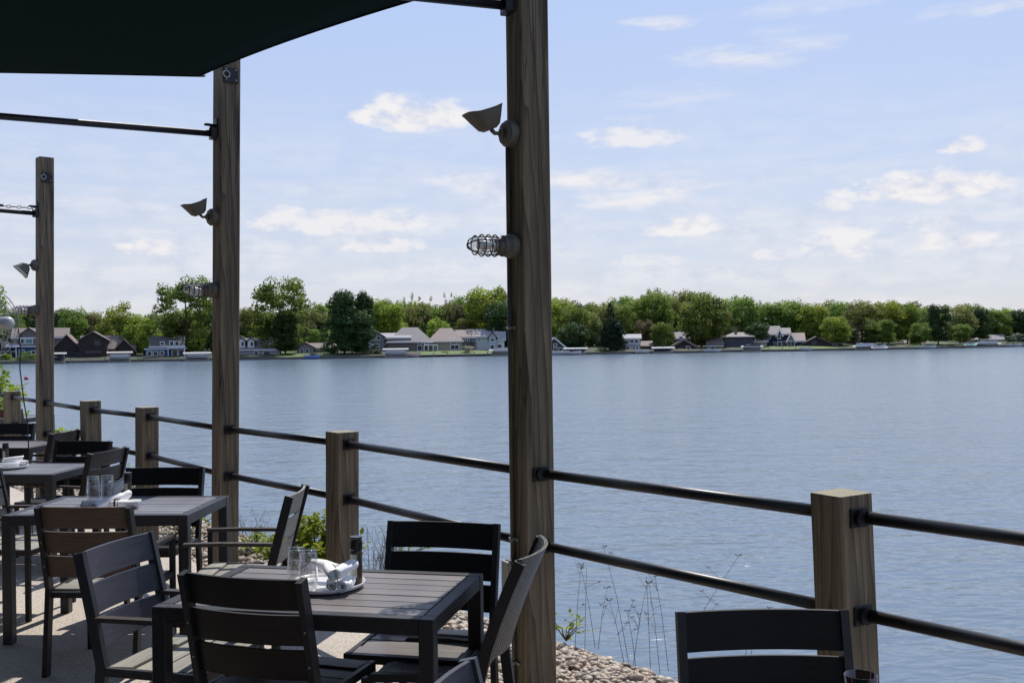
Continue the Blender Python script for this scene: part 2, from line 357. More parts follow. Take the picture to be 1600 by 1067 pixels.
class MB:
    def __init__(s): s.v = []; s.f = []
    def add(s, vs, fs):
        n = len(s.v); s.v += [tuple(v) for v in vs]; s.f += [tuple(i + n for i in f) for f in fs]; return s
    def box(s, c, d, rot=None, bevel=0):
        c = Vector(c); hx, hy, hz = d[0] / 2, d[1] / 2, d[2] / 2
        if bevel:
            bm = bmesh.new(); bmesh.ops.create_cube(bm, size=1, matrix=Matrix.Diagonal((d[0], d[1], d[2], 1)))
            bmesh.ops.bevel(bm, geom=bm.edges[:], offset=bevel, segments=1, affect='EDGES')
            vs = [v.co.copy() for v in bm.verts]; bm.verts.index_update(); fs = [[v.index for v in f.verts] for f in bm.faces]; bm.free()
        else:
            vs = [Vector((x, y, z)) for x in (-hx, hx) for y in (-hy, hy) for z in (-hz, hz)]
            fs = [(0, 1, 3, 2), (4, 6, 7, 5), (0, 4, 5, 1), (2, 3, 7, 6), (0, 2, 6, 4), (1, 5, 7, 3)]
        if rot is not None: vs = [rot @ v for v in vs]
        return s.add([v + c for v in vs], fs)
    def tube(s, pts, r, n=8, cap=True):
        pts = [Vector(p) for p in pts]; rs = r if isinstance(r, (list, tuple)) else [r] * len(pts)
        vs = []; fs = []; prev = None
        for i, p in enumerate(pts):
            t = (pts[min(i + 1, len(pts) - 1)] - pts[max(i - 1, 0)]).normalized()
            a = prev if prev is not None and abs(prev.dot(t)) < .95 else (Vector((0, 0, 1)) if abs(t.z) < .9 else Vector((1, 0, 0)))
            x = (a - t * a.dot(t)).normalized(); y = t.cross(x); prev = x
            for k in range(n):
                an = 2 * math.pi * k / n; vs.append(p + (x * math.cos(an) + y * math.sin(an)) * rs[i])
        for i in range(len(pts) - 1):
            for k in range(n): fs.append((i * n + k, i * n + (k + 1) % n, (i + 1) * n + (k + 1) % n, (i + 1) * n + k))
        if cap: fs.append(tuple(range(n - 1, -1, -1))); fs.append(tuple((len(pts) - 1) * n + k for k in range(n)))
        return s.add(vs, fs)
    def bar(s, pts, wd, th, up=(1, 0, 0)):      # rectangular section swept, width along `up` axis
        U = Vector(up).normalized(); pts = [Vector(p) for p in pts]; vs = []; fs = []
        for i, p in enumerate(pts):
            t = (pts[min(i + 1, len(pts) - 1)] - pts[max(i - 1, 0)]).normalized(); nrm = t.cross(U).normalized()
            for a, b in ((-1, -1), (1, -1), (1, 1), (-1, 1)): vs.append(p + U * a * wd / 2 + nrm * b * th / 2)
        for i in range(len(pts) - 1):
            for k in range(4): fs.append((i * 4 + k, i * 4 + (k + 1) % 4, (i + 1) * 4 + (k + 1) % 4, (i + 1) * 4 + k))
        fs.append((3, 2, 1, 0)); e = (len(pts) - 1) * 4; fs.append((e, e + 1, e + 2, e + 3))
        return s.add(vs, fs)
    def lathe(s, prof, n=24, c=(0, 0, 0), axis='Z'):
        vs = []; fs = []; c = Vector(c)
        for (r, z) in prof:
            for k in range(n):
                a = 2 * math.pi * k / n; p = Vector((r * math.cos(a), r * math.sin(a), z))
                if axis == 'X': p = Vector((p.z, p.x, p.y))
                if axis == '-X': p = Vector((-p.z, p.y, p.x))
                vs.append(p + c)
        for i in range(len(prof) - 1):
            for k in range(n): fs.append((i * n + k, i * n + (k + 1) % n, (i + 1) * n + (k + 1) % n, (i + 1) * n + k))
        return s.add(vs, fs)
    def prism(s, poly, y0, y1):                # polygon in x,z extruded in y
        n = len(poly); vs = [(x, y0, z) for x, z in poly] + [(x, y1, z) for x, z in poly]
        fs = [tuple(range(n)), tuple(range(2 * n - 1, n - 1, -1))] + [(i, i + n, (i + 1) % n + n, (i + 1) % n) for i in range(n)]
        return s.add(vs, fs)
    def mesh(s, name='mesh'):
        me = bpy.data.meshes.new(name); me.from_pydata(s.v, [], s.f)
        bm = bmesh.new(); bm.from_mesh(me); bmesh.ops.recalc_face_normals(bm, faces=bm.faces[:]); bm.to_mesh(me); bm.free()
        me.update(); return me
    def build(s, name, mat, parent=None, smooth=False):
        return link(name, s.mesh(name), mat, parent, smooth)
def smooth_angle(o, a=35):
    me = o.data
    for p in me.polygons: p.use_smooth = True
    bm = bmesh.new(); bm.from_mesh(me)
    for e in bm.edges:
        if len(e.link_faces) == 2 and e.calc_face_angle(0) > R(a): e.smooth = False
    bm.to_mesh(me); bm.free(); return o

# ------------------------------------------------------------------ far shore and lake
shore_px = [(-1400, 612), (-500, 582), (-200, 573), (0, 569), (220, 565), (520, 560.5), (780, 555.8), (980, 553), (1120, 550.5), (1360, 547), (1600, 541.5), (1900, 536), (2600, 523)]
SH = [at(x, y, WATER) for x, y in shore_px]
sx = np.array([p.x for p in SH]); sy = np.array([p.y for p in SH]); o_ = np.argsort(sx); sx = sx[o_]; sy = sy[o_]
def shoreY(x): return float(np.interp(x, sx, sy))
def land(d):                                  # ground height at distance d behind the shoreline
    return float(np.interp(d, [0, .5, 3, 15, 60, 150, 400], [WATER + .45, WATER + .55, WATER + .7, WATER + 1.2, WATER + 1.8, WATER + 3.0, WATER + 4]))
def shorept(px, d):                           # point on the far land seen at column px, d behind shore
    Y = 230.0
    for _ in range(12):
        X = (px - 800) / FPX * Y; Y = shoreY(X) + d
    X = (px - 800) / FPX * Y
    return Vector((X, Y, land(d)))
xs = np.linspace(sx[0], sx[-1], 420); ds = [0, .5, 3, 15, 60, 150, 400, 1500]
vs = []; fs = []
for x in xs:
    for d in ds: vs.append((x, shoreY(x) + d + (math.sin(x * .4) * .35 if d < 4 else 0), land(d)))
n = len(ds)
for i in range(len(xs) - 1):
    for k in range(1, n - 1): fs.append((i * n + k, (i + 1) * n + k, (i + 1) * n + k + 1, i * n + k + 1))
me = bpy.data.meshes.new('far_land'); me.from_pydata(vs, [], fs); me.materials.append(M['lawn']); me.materials.append(M['under'])
def lawn_here(x, y):
    px = 800 + x / y * FPX
    return any(a < px < b for a, b in ((430, 475), (495, 520), (655, 805), (850, 864), (1190, 1305), (1330, 1345), (1425, 1450)))
for p in me.polygons: p.material_index = 0 if p.center.y - shoreY(p.center.x) < 42 and lawn_here(p.center.x, p.center.y) else 1
tag(link('far_land', me), kind='structure')
mb = MB()
for i in range(len(xs) - 1):
    a, b_ = xs[i], xs[i + 1]
    ya = shoreY(a) + math.sin(a * .4) * .35; yb = shoreY(b_) + math.sin(b_ * .4) * .35
    mb.add([(a, ya - .1, WATER - 1), (b_, yb - .1, WATER - 1), (b_, yb, WATER + .56), (a, ya, WATER + .56), (a, ya + .55, WATER + .56), (b_, yb + .55, WATER + .56)], [(0, 1, 2, 3), (3, 2, 5, 4)])
tag(mb.build('shore_edge', M['seawall']), kind='structure')
me = bpy.data.meshes.new('lake_water'); me.from_pydata([(-900, -60, WATER), (1500, -60, WATER), (1500, 1600, WATER), (-900, 1600, WATER)], [], [(0, 1, 2, 3)])
tag(link('lake_water', me, M['water']), kind='structure')
me = bpy.data.meshes.new('lake_bed'); me.from_pydata([(-2500, -1500, WATER - 3), (2500, -1500, WATER - 3), (2500, 3500, WATER - 3), (-2500, 3500, WATER - 3)], [], [(0, 1, 2, 3)])
tag(link('lake_bed', me, M['earth']), kind='structure')

# ------------------------------------------------------------------ trees
def crown_mesh(seed, kind, nleaf, size, mat_name='leaf'):
    r = np.random.default_rng(seed); lob = []
    # canonical: crown spans x,y in [-.5,.5], z in [0,1]
    if kind == 'broad':
        for i in range(60):
            a = r.uniform(0, 6.283); z = r.uniform(.04, .9); w_ = .40 * math.sqrt(max(.05, 1 - ((z - .48) / .56) ** 2))
            q = r.uniform(.2, 1) ** .6 * w_; lob.append((q * math.cos(a), q * math.sin(a), z, r.uniform(.09, .165)))
    elif kind == 'round':
        for i in range(30):
            a = r.uniform(0, 6.283); z = r.uniform(.1, .86); w_ = .40 * math.sqrt(max(.05, 1 - ((z - .45) / .5) ** 2))
            q = r.uniform(.4, 1) ** .5 * w_; lob.append((q * math.cos(a), q * math.sin(a), z, r.uniform(.11, .16)))
    elif kind == 'vase':
        for i in range(80):
            a = r.uniform(0, 6.283); z = r.uniform(.0, .9); w_ = .22 + .25 * math.sin(min(1, z * 1.25) * 1.57) ** .8 * (1 if z < .75 else (1 - (z - .75) * 2.1))
            q = r.uniform(.3, 1) ** .6 * w_; lob.append((q * math.cos(a), q * math.sin(a), z, r.uniform(.085, .14)))
    elif kind == 'sparse':
        for i in range(34):
            a = r.uniform(0, 6.283); z = r.uniform(.15, .97); w_ = .42 * math.sqrt(max(.05, 1 - ((z - .5) / .55) ** 2))
            q = r.uniform(.3, 1) * w_; lob.append((q * math.cos(a), q * math.sin(a), z, r.uniform(.035, .085)))
    elif kind == 'cone':
        for i in range(70):
            z = r.uniform(0, .97); w_ = .44 * (1 - z) ** .8 + .02; a = r.uniform(0, 6.283)
            q = w_ * r.uniform(.4, 1); lob.append((q * math.cos(a), q * math.sin(a), z, .035 + .09 * (1 - z)))
    elif kind == 'column':
        for i in range(90):
            z = r.uniform(.0, .95); w_ = .42 * (1 - z ** 2.4) ** .7 + .02; a = r.uniform(0, 6.283)
            q = w_ * r.uniform(.3, 1); lob.append((q * math.cos(a), q * math.sin(a), z, r.uniform(.06, .12)))
    elif kind == 'shrub':
        for i in range(24):
            a = r.uniform(0, 6.283); z = r.uniform(.05, .85); w_ = .40 * math.sqrt(max(.05, 1 - (z / 1.0) ** 2)); q = r.uniform(.3, 1) * w_
            lob.append((q * math.cos(a), q * math.sin(a), z, r.uniform(.1, .17)))
    lob = np.array(lob); wts = lob[:, 3] ** 2; wts /= wts.sum()
    li = r.choice(len(lob), nleaf, p=wts); Lb = lob[li]
    d = r.normal(size=(nleaf, 3)); d /= np.linalg.norm(d, axis=1)[:, None]
    if kind not in ('cone', 'sparse'): d[:, 2] = np.abs(d[:, 2]) * .35 + d[:, 2] * .65
    rad = Lb[:, 3] * np.where(r.random(nleaf) < .72, r.uniform(.75, 1.12, nleaf), r.uniform(.2, 1.35, nleaf))
    c = Lb[:, :3] + d * rad[:, None]
    nrm = d + r.normal(size=(nleaf, 3)) * .5 + np.array([0, 0, .25]); nrm /= np.linalg.norm(nrm, axis=1)[:, None]
    t = np.cross(nrm, r.normal(size=(nleaf, 3))); t /= np.linalg.norm(t, axis=1)[:, None]; b = np.cross(nrm, t)
    s = size * r.uniform(.6, 1.5, nleaf)[:, None]
    k = r.uniform(.45, .85, nleaf)[:, None]
    p0 = c - t * s; p1 = c + b * s * k; p2 = c + t * s; p3 = c - b * s * k
    V = np.stack([p0, p1, p2, p3], 1).reshape(-1, 3)
    F = np.arange(nleaf * 4).reshape(-1, 4)
    me = bpy.data.meshes.new('crown'); me.from_pydata(V.tolist(), [], F.tolist()); me.update(); return me
def trunk_mesh(seed, kind):
    r = random.Random(seed); mb = MB()
    top = {'cone': .95, 'column': .8}.get(kind, .62)
    # trunk in units where tree height = 1 (crown from .18)
    pts = [(0, 0, -.05), (0, 0, .1), (r.uniform(-.015, .015), r.uniform(-.01, .01), .35), (r.uniform(-.03, .03), 0, top)]
    mb.tube(pts, [.028, .02, .015, .005], 7)
    if kind not in ('cone', 'column'):
        for i in range(9):
            z0 = r.uniform(.16, .5); a = r.uniform(0, 6.28); ln = r.uniform(.2, .36)
            mb.tube([(0, 0, z0), (math.cos(a) * ln * .5, math.sin(a) * ln * .5, z0 + ln * .55), (math.cos(a) * ln * .85, math.sin(a) * ln * .85, z0 + ln * 1.15)], [.009, .006, .002], 5)
    return mb.mesh('trunk')
CR = {}
for kd, nv, nl, szz in (('broad', 6, 11000, .0195), ('round', 2, 7500, .020), ('vase', 2, 13000, .0175), ('sparse', 3, 3600, .012), ('cone', 1, 7500, .015), ('column', 2, 11000, .019), ('shrub', 2, 1800, .035)):
    CR[kd] = [(crown_mesh(100 + i * 7 + len(kd), kd, nl, szz), trunk_mesh(50 + i + len(kd), kd)) for i in range(nv)]
matcopy = {}
def crown_variant(kd, i, mat):
    key = (kd, i, mat)
    if key not in matcopy:
        me = CR[kd][i][0].copy(); me.materials.append(L[mat]); matcopy[key] = me
    return matcopy[key]
tr_done = set()
def tree(px, pytop, halfw, d, kd, mat, label, group=None, name='tree', cat='tree', lift=.03, rz=None, py0=None):
    p = shorept(px, d) if py0 is None else py0
    ztop = zpix(p, pytop); H = ztop - p.z; Wd = halfw * 2 / FPX * p.y
    i = random.randrange(len(CR[kd])); rz = random.uniform(0, 6.28) if rz is None else rz
    t = thing(name, label, cat, p, rz, group)
    c = bpy.data.objects.new('crown', crown_variant(kd, i, mat)); C.objects.link(c); c.parent = t
    lf = lift if kd not in ('cone', 'column', 'shrub') else .02
    c.location = (0, 0, H * lf); c.scale = (Wd, Wd, H * (1 - lf) * .98)
    if kd != 'shrub':
        me = CR[kd][i][1]
        if len(me.materials) == 0: me.materials.append(M['bark'])
        k = bpy.data.objects.new('trunk', me); C.objects.link(k); k.parent = t; k.scale = (H * .8, H * .8, H)
    return t
TREES = [
 (112,482,34,34,'broad','mid','rounded green tree behind the dark brown chalet, beside the left post'),
 (127,486,22,40,'round','brown','dull brownish tree rising behind the chalet roof'),
 (102,512,22,30,'round','mid','low green tree behind the left roof of the brown chalet'),
 (187,470,36,30,'broad','bright','tall bright tree just right of the brown chalet with a forked top'),
 (225,492,34,22,'broad','bright','yellow-green tree in front of the blue house, left of the caged lamp'),
 (291,431,44,20,'vase','mid','tall mid-green tree reaching up to the caged lamp on the second post'),
 (238,476,22,45,'sparse','olive','thin half-bare tree beside the tall tree at the second post'),
 (392,481,28,40,'broad','olive','olive tree just right of the second tall post'),
 (413,500,26,32,'round','bright','small bright green tree above the grey dormer roof'),
 (437,433,46,16,'vase','mid','big spreading maple with feathery top, right of the second post'),
 (446,486,24,12,'broad','dark','dark lower tree beneath the big feathery maple'),
 (488,472,34,46,'broad','olive','soft olive tree between the maple and the dark giant'),
 (500,512,24,30,'round','mid','small green tree above the beige cottage'),
 (538,456,40,10,'column','dark','left trunk of the very dark pair of trees at the shore'),
 (568,458,28,13,'column','dark','right spire of the very dark pair of trees at the shore'),
 (550,486,38,9,'broad','dark','wide dark lower tree overhanging the shore beside the boat canopy'),
 (600,468,36,44,'broad','bright','bright green tree behind the grey house roofs'),
 (622,486,22,50,'round','mid','mid-green tree behind the dark conifer'),
 (640,458,16,52,'sparse','olive','thin bare-topped tree above the conifer'),
 (664,462,26,50,'sparse','olive','leggy sparse tree with airy top above the grey roofs'),
 (655,474,32,60,'broad','olive','pale olive tree behind the tan house, left side'),
 (683,494,24,38,'round','bright','bright round tree just above the large tan roof'),
 (703,456,17,52,'sparse','olive','tall see-through tree above the large tan roof'),
 (712,476,28,58,'broad','brown','brownish budding tree behind the tan house'),
 (728,498,22,36,'broad','olive','olive tree above the tan house right eave'),
 (762,450,44,34,'broad','bright','large bright dome-shaped tree left of the third post'),
 (786,472,34,24,'broad','dark','dark green tree beside the third post, above the white house'),
 (832,470,36,34,'broad','mid','tree standing directly behind the third tall post'),
 (880,462,30,36,'round','bright','bright rounded tree immediately right of the third post'),
 (900,478,26,26,'broad','mid','leafy tree over the white gabled cottage'),
 (921,488,24,38,'broad','olive','pale tree left of the dark evergreen column'),
 (893,505,28,14,'broad','dark','dark bushy tree behind the white gabled cottage'),
 (954,470,25,8,'cone','conifer','wide near-black evergreen on the shore, centre of the photo'),
 (962,500,22,7,'column','conifer','dark evergreen bulk at the right foot of the wide evergreen'),
 (980,478,24,36,'broad','mid','mid-green tree right of the dark evergreen'),
 (1016,449,42,40,'sparse','mid','tall airy oak with sky showing through its top'),
 (1020,458,38,44,'broad','mid','full green tree behind the airy oak'),
 (1008,500,20,30,'broad','brown','rusty brown small tree above the white two-storey house'),
 (1036,502,22,10,'round','mid','dense round green tree on the shore beside the boat canopy'),
 (1096,459,42,18,'broad','mid','large oak right of the dense round tree, over the tan cottage'),
 (1068,462,20,46,'sparse','mid','small airy tree top peeking left of the large oak'),
 (1128,478,24,34,'round','olive','olive tree between the large oak and the dark hip-roofed house'),
 (1158,464,32,40,'broad','mid','ragged-topped tree above the dark hip-roofed house'),
 (1180,464,18,50,'sparse','mid','thin spiky tree top above the navy house'),
 (1184,503,22,16,'round','dark','dark round tree between the hip-roofed and navy houses'),
 (1205,473,32,44,'broad','mid','green tree behind the navy house'),
 (1238,470,32,44,'broad','mid','rounded green tree right of and above the navy house'),
 (1272,474,30,36,'broad','bright','light green tree above the long dark brown house'),
 (1306,495,26,14,'broad','bright','yellow-green leaning tree in front of the dark woods, right side'),
 (1320,506,22,20,'round','dark','dark shaded tree right of the yellow-green leaning tree'),
 (1318,472,26,48,'broad','mid','tree top directly above the yellow-green leaning tree'),
 (1347,470,32,24,'broad','olive','broad olive tree above the white boat canopies'),
 (1388,471,32,24,'broad','bright','bright tree right of the broad olive tree'),
 (1378,500,26,14,'broad','mid','low leafy tree right behind the white boat canopies'),
 (1418,474,28,24,'broad','mid','even-topped green tree at right, before the dark tree'),
 (1438,505,22,10,'broad','mid','lower shoreline tree left of the dark tree'),
 (1466,477,24,10,'broad','dark','dark solid tree in the right-hand tree line'),
 (1500,478,28,22,'broad','olive','dull green tree right of the dark solid tree'),
 (1500,505,20,8,'round','mid','low bright-edged tree behind the teal boat canopy'),
 (1530,483,24,26,'broad','dark','dark tree above the long tan boat canopy'),
 (1556,485,26,34,'broad','mid','green tree near the right edge of the photo'),
 (1592,484,26,38,'broad','dark','dark tree at the very right edge of the photo'),
 (1625,488,28,36,'broad','mid','tree just past the right edge of the view'),
 (66,505,26,30,'round','bright','bright low tree behind the left post, above the blue house'),
 (20,500,24,40,'round','mid','green tree behind the fan and the blue house'),
 (330,470,30,44,'broad','mid','tree behind the second tall post'),
 (352,500,28,24,'broad','dark','dark tree right behind the second tall post near the water'),
 (1590,520,20,8,'round','dark','low shoreline tree at the right edge'),
]
for (px, py, hw, d, kd, mt, lb) in TREES: tree(px, py, hw, d, kd, mt, lb)
# second and third rows of the wood
prof = [(-400,470),(0,488),(80,492),(150,495),(230,500),(300,490),(380,500),(470,482),(520,480),(620,480),(700,478),(760,470),(860,472),(920,480),(1000,466),(1060,466),(1140,474),(1230,478),(1340,480),(1440,482),(1540,486),(1640,490),(1900,490)]
ppx = [a for a, b in prof]; ppy = [b for a, b in prof]
rr = random.Random(3)
MARKS = [(-60, 'the fan, out past the left edge'), (20, 'the blue house behind the fan'), (68, 'the left timber post'), (105, 'the left roof of the brown chalet'), (150, 'the middle gable of the brown chalet'), (200, 'the right gable of the brown chalet'), (258, 'the blue house with the porch'), (305, 'the second caged lamp'), (352, 'the second tall post'), (395, 'the dormered grey house'), (437, 'the big feathery maple'), (490, 'the beige cottage'), (550, 'the very dark pair of trees'), (600, 'the grey house with arched window'), (637, 'the dark conifer'), (680, 'the left slope of the tan roof'), (715, 'the skylights of the tan house'), (762, 'the victorian house'), (832, 'the centre post'), (880, 'the A-frame cottage'), (915, 'the A-frame boat canopy'), (954, 'the black evergreen'), (990, 'the white two-storey house'), (1036, 'the dense round tree'), (1085, 'the large oak'), (1118, 'the little brown-roofed cottage'), (1155, 'the hip-roofed house'), (1205, 'the left gable of the navy house'), (1240, 'the right gable of the navy house'), (1276, 'the long brown house'), (1315, 'the yellow-green leaning tree'), (1352, 'the long white canopies'), (1390, 'the lower white canopy'), (1430, 'the pale hidden cottage'), (1466, 'the dark solid tree'), (1516, 'the teal canopy'), (1545, 'the long tan canopy'), (1590, 'the far right edge'), (1660, 'the scene outside the right edge')]
WL = {}
def wlabel(px, row, tone):
    m_ = min(MARKS, key=lambda k: abs(k[0] - px)); side = 'left of' if px < m_[0] - 8 else 'right of' if px > m_[0] + 8 else 'above'
    k_ = '%s %s wood tree, %s %s' % ({'mid': 'green', 'olive': 'olive', 'bright': 'light green', 'dark': 'dark'}[tone], ['second-row', 'rear'][row], side, m_[1])
    WL[k_] = WL.get(k_, 0) + 1
    return k_ if WL[k_] == 1 else k_ + ', further right'
for row, (d, n_, dy) in enumerate(((58, 52, 8), (82, 52, 2))):
    for i in range(n_):
        px = -120 + (1840 / n_) * (i + rr.uniform(.1, .9)); y = float(np.interp(px, ppx, ppy)) + dy - 9 + rr.uniform(-6, 7)
        tone = rr.choice(['mid', 'mid', 'olive', 'bright', 'dark'])
        tree(px, y, rr.uniform(26, 38), d + rr.uniform(-6, 6), 'broad', tone,
             wlabel(px, row, tone), 'woodland trees behind the lakeside houses', lift=.04)
# understory: one mass
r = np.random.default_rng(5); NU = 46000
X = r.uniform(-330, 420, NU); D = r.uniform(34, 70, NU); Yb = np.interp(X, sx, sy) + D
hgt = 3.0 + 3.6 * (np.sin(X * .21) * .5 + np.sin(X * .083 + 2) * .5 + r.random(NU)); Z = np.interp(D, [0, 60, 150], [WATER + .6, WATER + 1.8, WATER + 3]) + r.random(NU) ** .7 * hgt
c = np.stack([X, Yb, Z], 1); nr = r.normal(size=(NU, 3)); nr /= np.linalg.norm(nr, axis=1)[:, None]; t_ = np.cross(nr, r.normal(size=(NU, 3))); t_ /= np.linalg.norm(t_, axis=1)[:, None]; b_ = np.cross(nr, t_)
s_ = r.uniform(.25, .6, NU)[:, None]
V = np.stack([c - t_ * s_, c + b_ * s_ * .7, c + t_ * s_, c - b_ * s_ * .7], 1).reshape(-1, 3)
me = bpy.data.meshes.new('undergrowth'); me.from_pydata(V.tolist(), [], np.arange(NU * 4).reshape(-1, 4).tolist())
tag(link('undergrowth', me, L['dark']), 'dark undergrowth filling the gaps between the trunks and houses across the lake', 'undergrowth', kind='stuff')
# shrubs on the far shore
SHR = [(40,548,20,4,'mid','clipped green shrub by the water in front of the blue house'),(8,552,14,6,'bright','round shrub at the far left lake edge'),
 (70,556,14,3,'mid','low hedge beside the left post at the lake edge'),(490,552,10,6,'hedge','small shrub beside the moored blue boat'),
 (585,546,18,7,'dark','dark shrub mass left of the white boat canopy'),(575,553,10,4,'bright','light shrub by the rocks near the dark giant tree'),(732,540,12,4,'cream','cream flowering bush on the lawn'),
 (780,545,10,10,'hedge','dark shrub in front of the white victorian house'),(695,549,8,8,'maroon','reddish shrub beside the tan house patio'),
 (940,545,14,6,'bright','pale green shrub left of the dark evergreen'),(948,552,24,4,'dark','dark shrub at the foot of the black evergreen'),
 (985,550,8,4,'bright','little green shrub by the white two-storey house'),(1124,540,6,5,'mid','ball-shaped shrub beside the dock, left of the hip-roofed house'),
 (1196,523,10,20,'maroon','maroon-leaved shrub behind the dark round tree'),(1235,547,4,6,'hedge','tiny shrub on the lawn of the navy house'),
 (1242,543,7,9,'maroon','dark reddish shrub at the right of the navy house'),(1420,540,12,5,'mid','shrub at the water right of the white canopies'),
 (1490,538,14,5,'bright','pale shrub left of the teal canopy'),(1580,534,12,5,'mid','low green shrub at the right edge shoreline'),
 (1300,543,14,8,'dark','dark shrub beside the long brown house'),(425,553,6,5,'mid','tiny shrub at the corner of the lilac-grey house'),(453,552,10,6,'hedge','small shrub under the big maple')]
for (px, py, hw, d, mt, lb) in SHR: tree(px, py, hw, d, 'shrub', mt, lb, name='shrub', cat='shrub')

# ------------------------------------------------------------------ far houses
def gable(x0, x1, z0, ze, zr, y0, y1, axis):
    """axis 'front': gable triangle faces the lake; 'side': ridge parallel to shore; 'hip'"""
    wall = MB(); roof = MB(); ov = .45; th = .22
    if axis == 'front':
        xm = (x0 + x1) / 2
        wall.prism([(x0, z0), (x1, z0), (x1, ze), (xm, zr - .1), (x0, ze)], y0, y1)
        sl = (zr - ze) / (xm - x0)
        roof.prism([(x0 - ov, ze - ov * sl), (xm, zr), (x1 + ov, ze - ov * sl), (x1 + ov, ze - ov * sl + th), (xm, zr + th * 1.3), (x0 - ov, ze - ov * sl + th)], y0 - ov, y1 + ov)
    elif axis == 'side':
        wall.box(((x0 + x1) / 2, (y0 + y1) / 2, (z0 + ze) / 2), (x1 - x0, y1 - y0, ze - z0)); ym = (y0 + y1) / 2
        wall.add([(x0, y0, ze), (x0, y1, ze), (x0, ym, zr - .12), (x1, y0, ze), (x1, y1, ze), (x1, ym, zr - .12)], [(0, 1, 2), (3, 5, 4)])
        roof.add([(x0 - ov, y0 - ov, ze - .1), (x1 + ov, y0 - ov, ze - .1), (x1 + ov, ym, zr), (x0 - ov, ym, zr), (x0 - ov, y1 + ov, ze - .1), (x1 + ov, y1 + ov, ze - .1),
                  (x0 - ov, y0 - ov, ze + .1), (x1 + ov, y0 - ov, ze + .1), (x1 + ov, ym, zr + .2), (x0 - ov, ym, zr + .2), (x0 - ov, y1 + ov, ze + .1), (x1 + ov, y1 + ov, ze + .1)],
                 [(0, 1, 2, 3), (3, 2, 5, 4), (6, 9, 8, 7), (9, 10, 11, 8), (0, 6, 7, 1), (4, 5, 11, 10), (0, 3, 9, 6), (3, 4, 10, 9), (1, 7, 8, 2), (2, 8, 11, 5)])
    elif axis == 'hip':
        wall.box(((x0 + x1) / 2, (y0 + y1) / 2, (z0 + ze) / 2), (x1 - x0, y1 - y0, ze - z0)); ym = (y0 + y1) / 2
        k = min((x1 - x0) * .32, (y1 - y0) / 2); a, b = x0 + k, x1 - k
        roof.add([(x0 - ov, y0 - ov, ze), (x1 + ov, y0 - ov, ze), (x1 + ov, y1 + ov, ze), (x0 - ov, y1 + ov, ze), (a, ym, zr), (b, ym, zr),
                  (x0 - ov, y0 - ov, ze - .2), (x1 + ov, y0 - ov, ze - .2), (x1 + ov, y1 + ov, ze - .2), (x0 - ov, y1 + ov, ze - .2)],
                 [(0, 1, 5, 4), (1, 2, 5), (2, 3, 4, 5), (3, 0, 4), (6, 7, 1, 0), (7, 8, 2, 1), (8, 9, 3, 2), (9, 6, 0, 3), (6, 9, 8, 7)])
    elif axis == 'flat':
        wall.box(((x0 + x1) / 2, (y0 + y1) / 2, (z0 + ze) / 2), (x1 - x0, y1 - y0, ze - z0))
        roof.box(((x0 + x1) / 2, (y0 + y1) / 2, ze + .12), (x1 - x0 + .5, y1 - y0 + .5, .24))
    return wall, roof
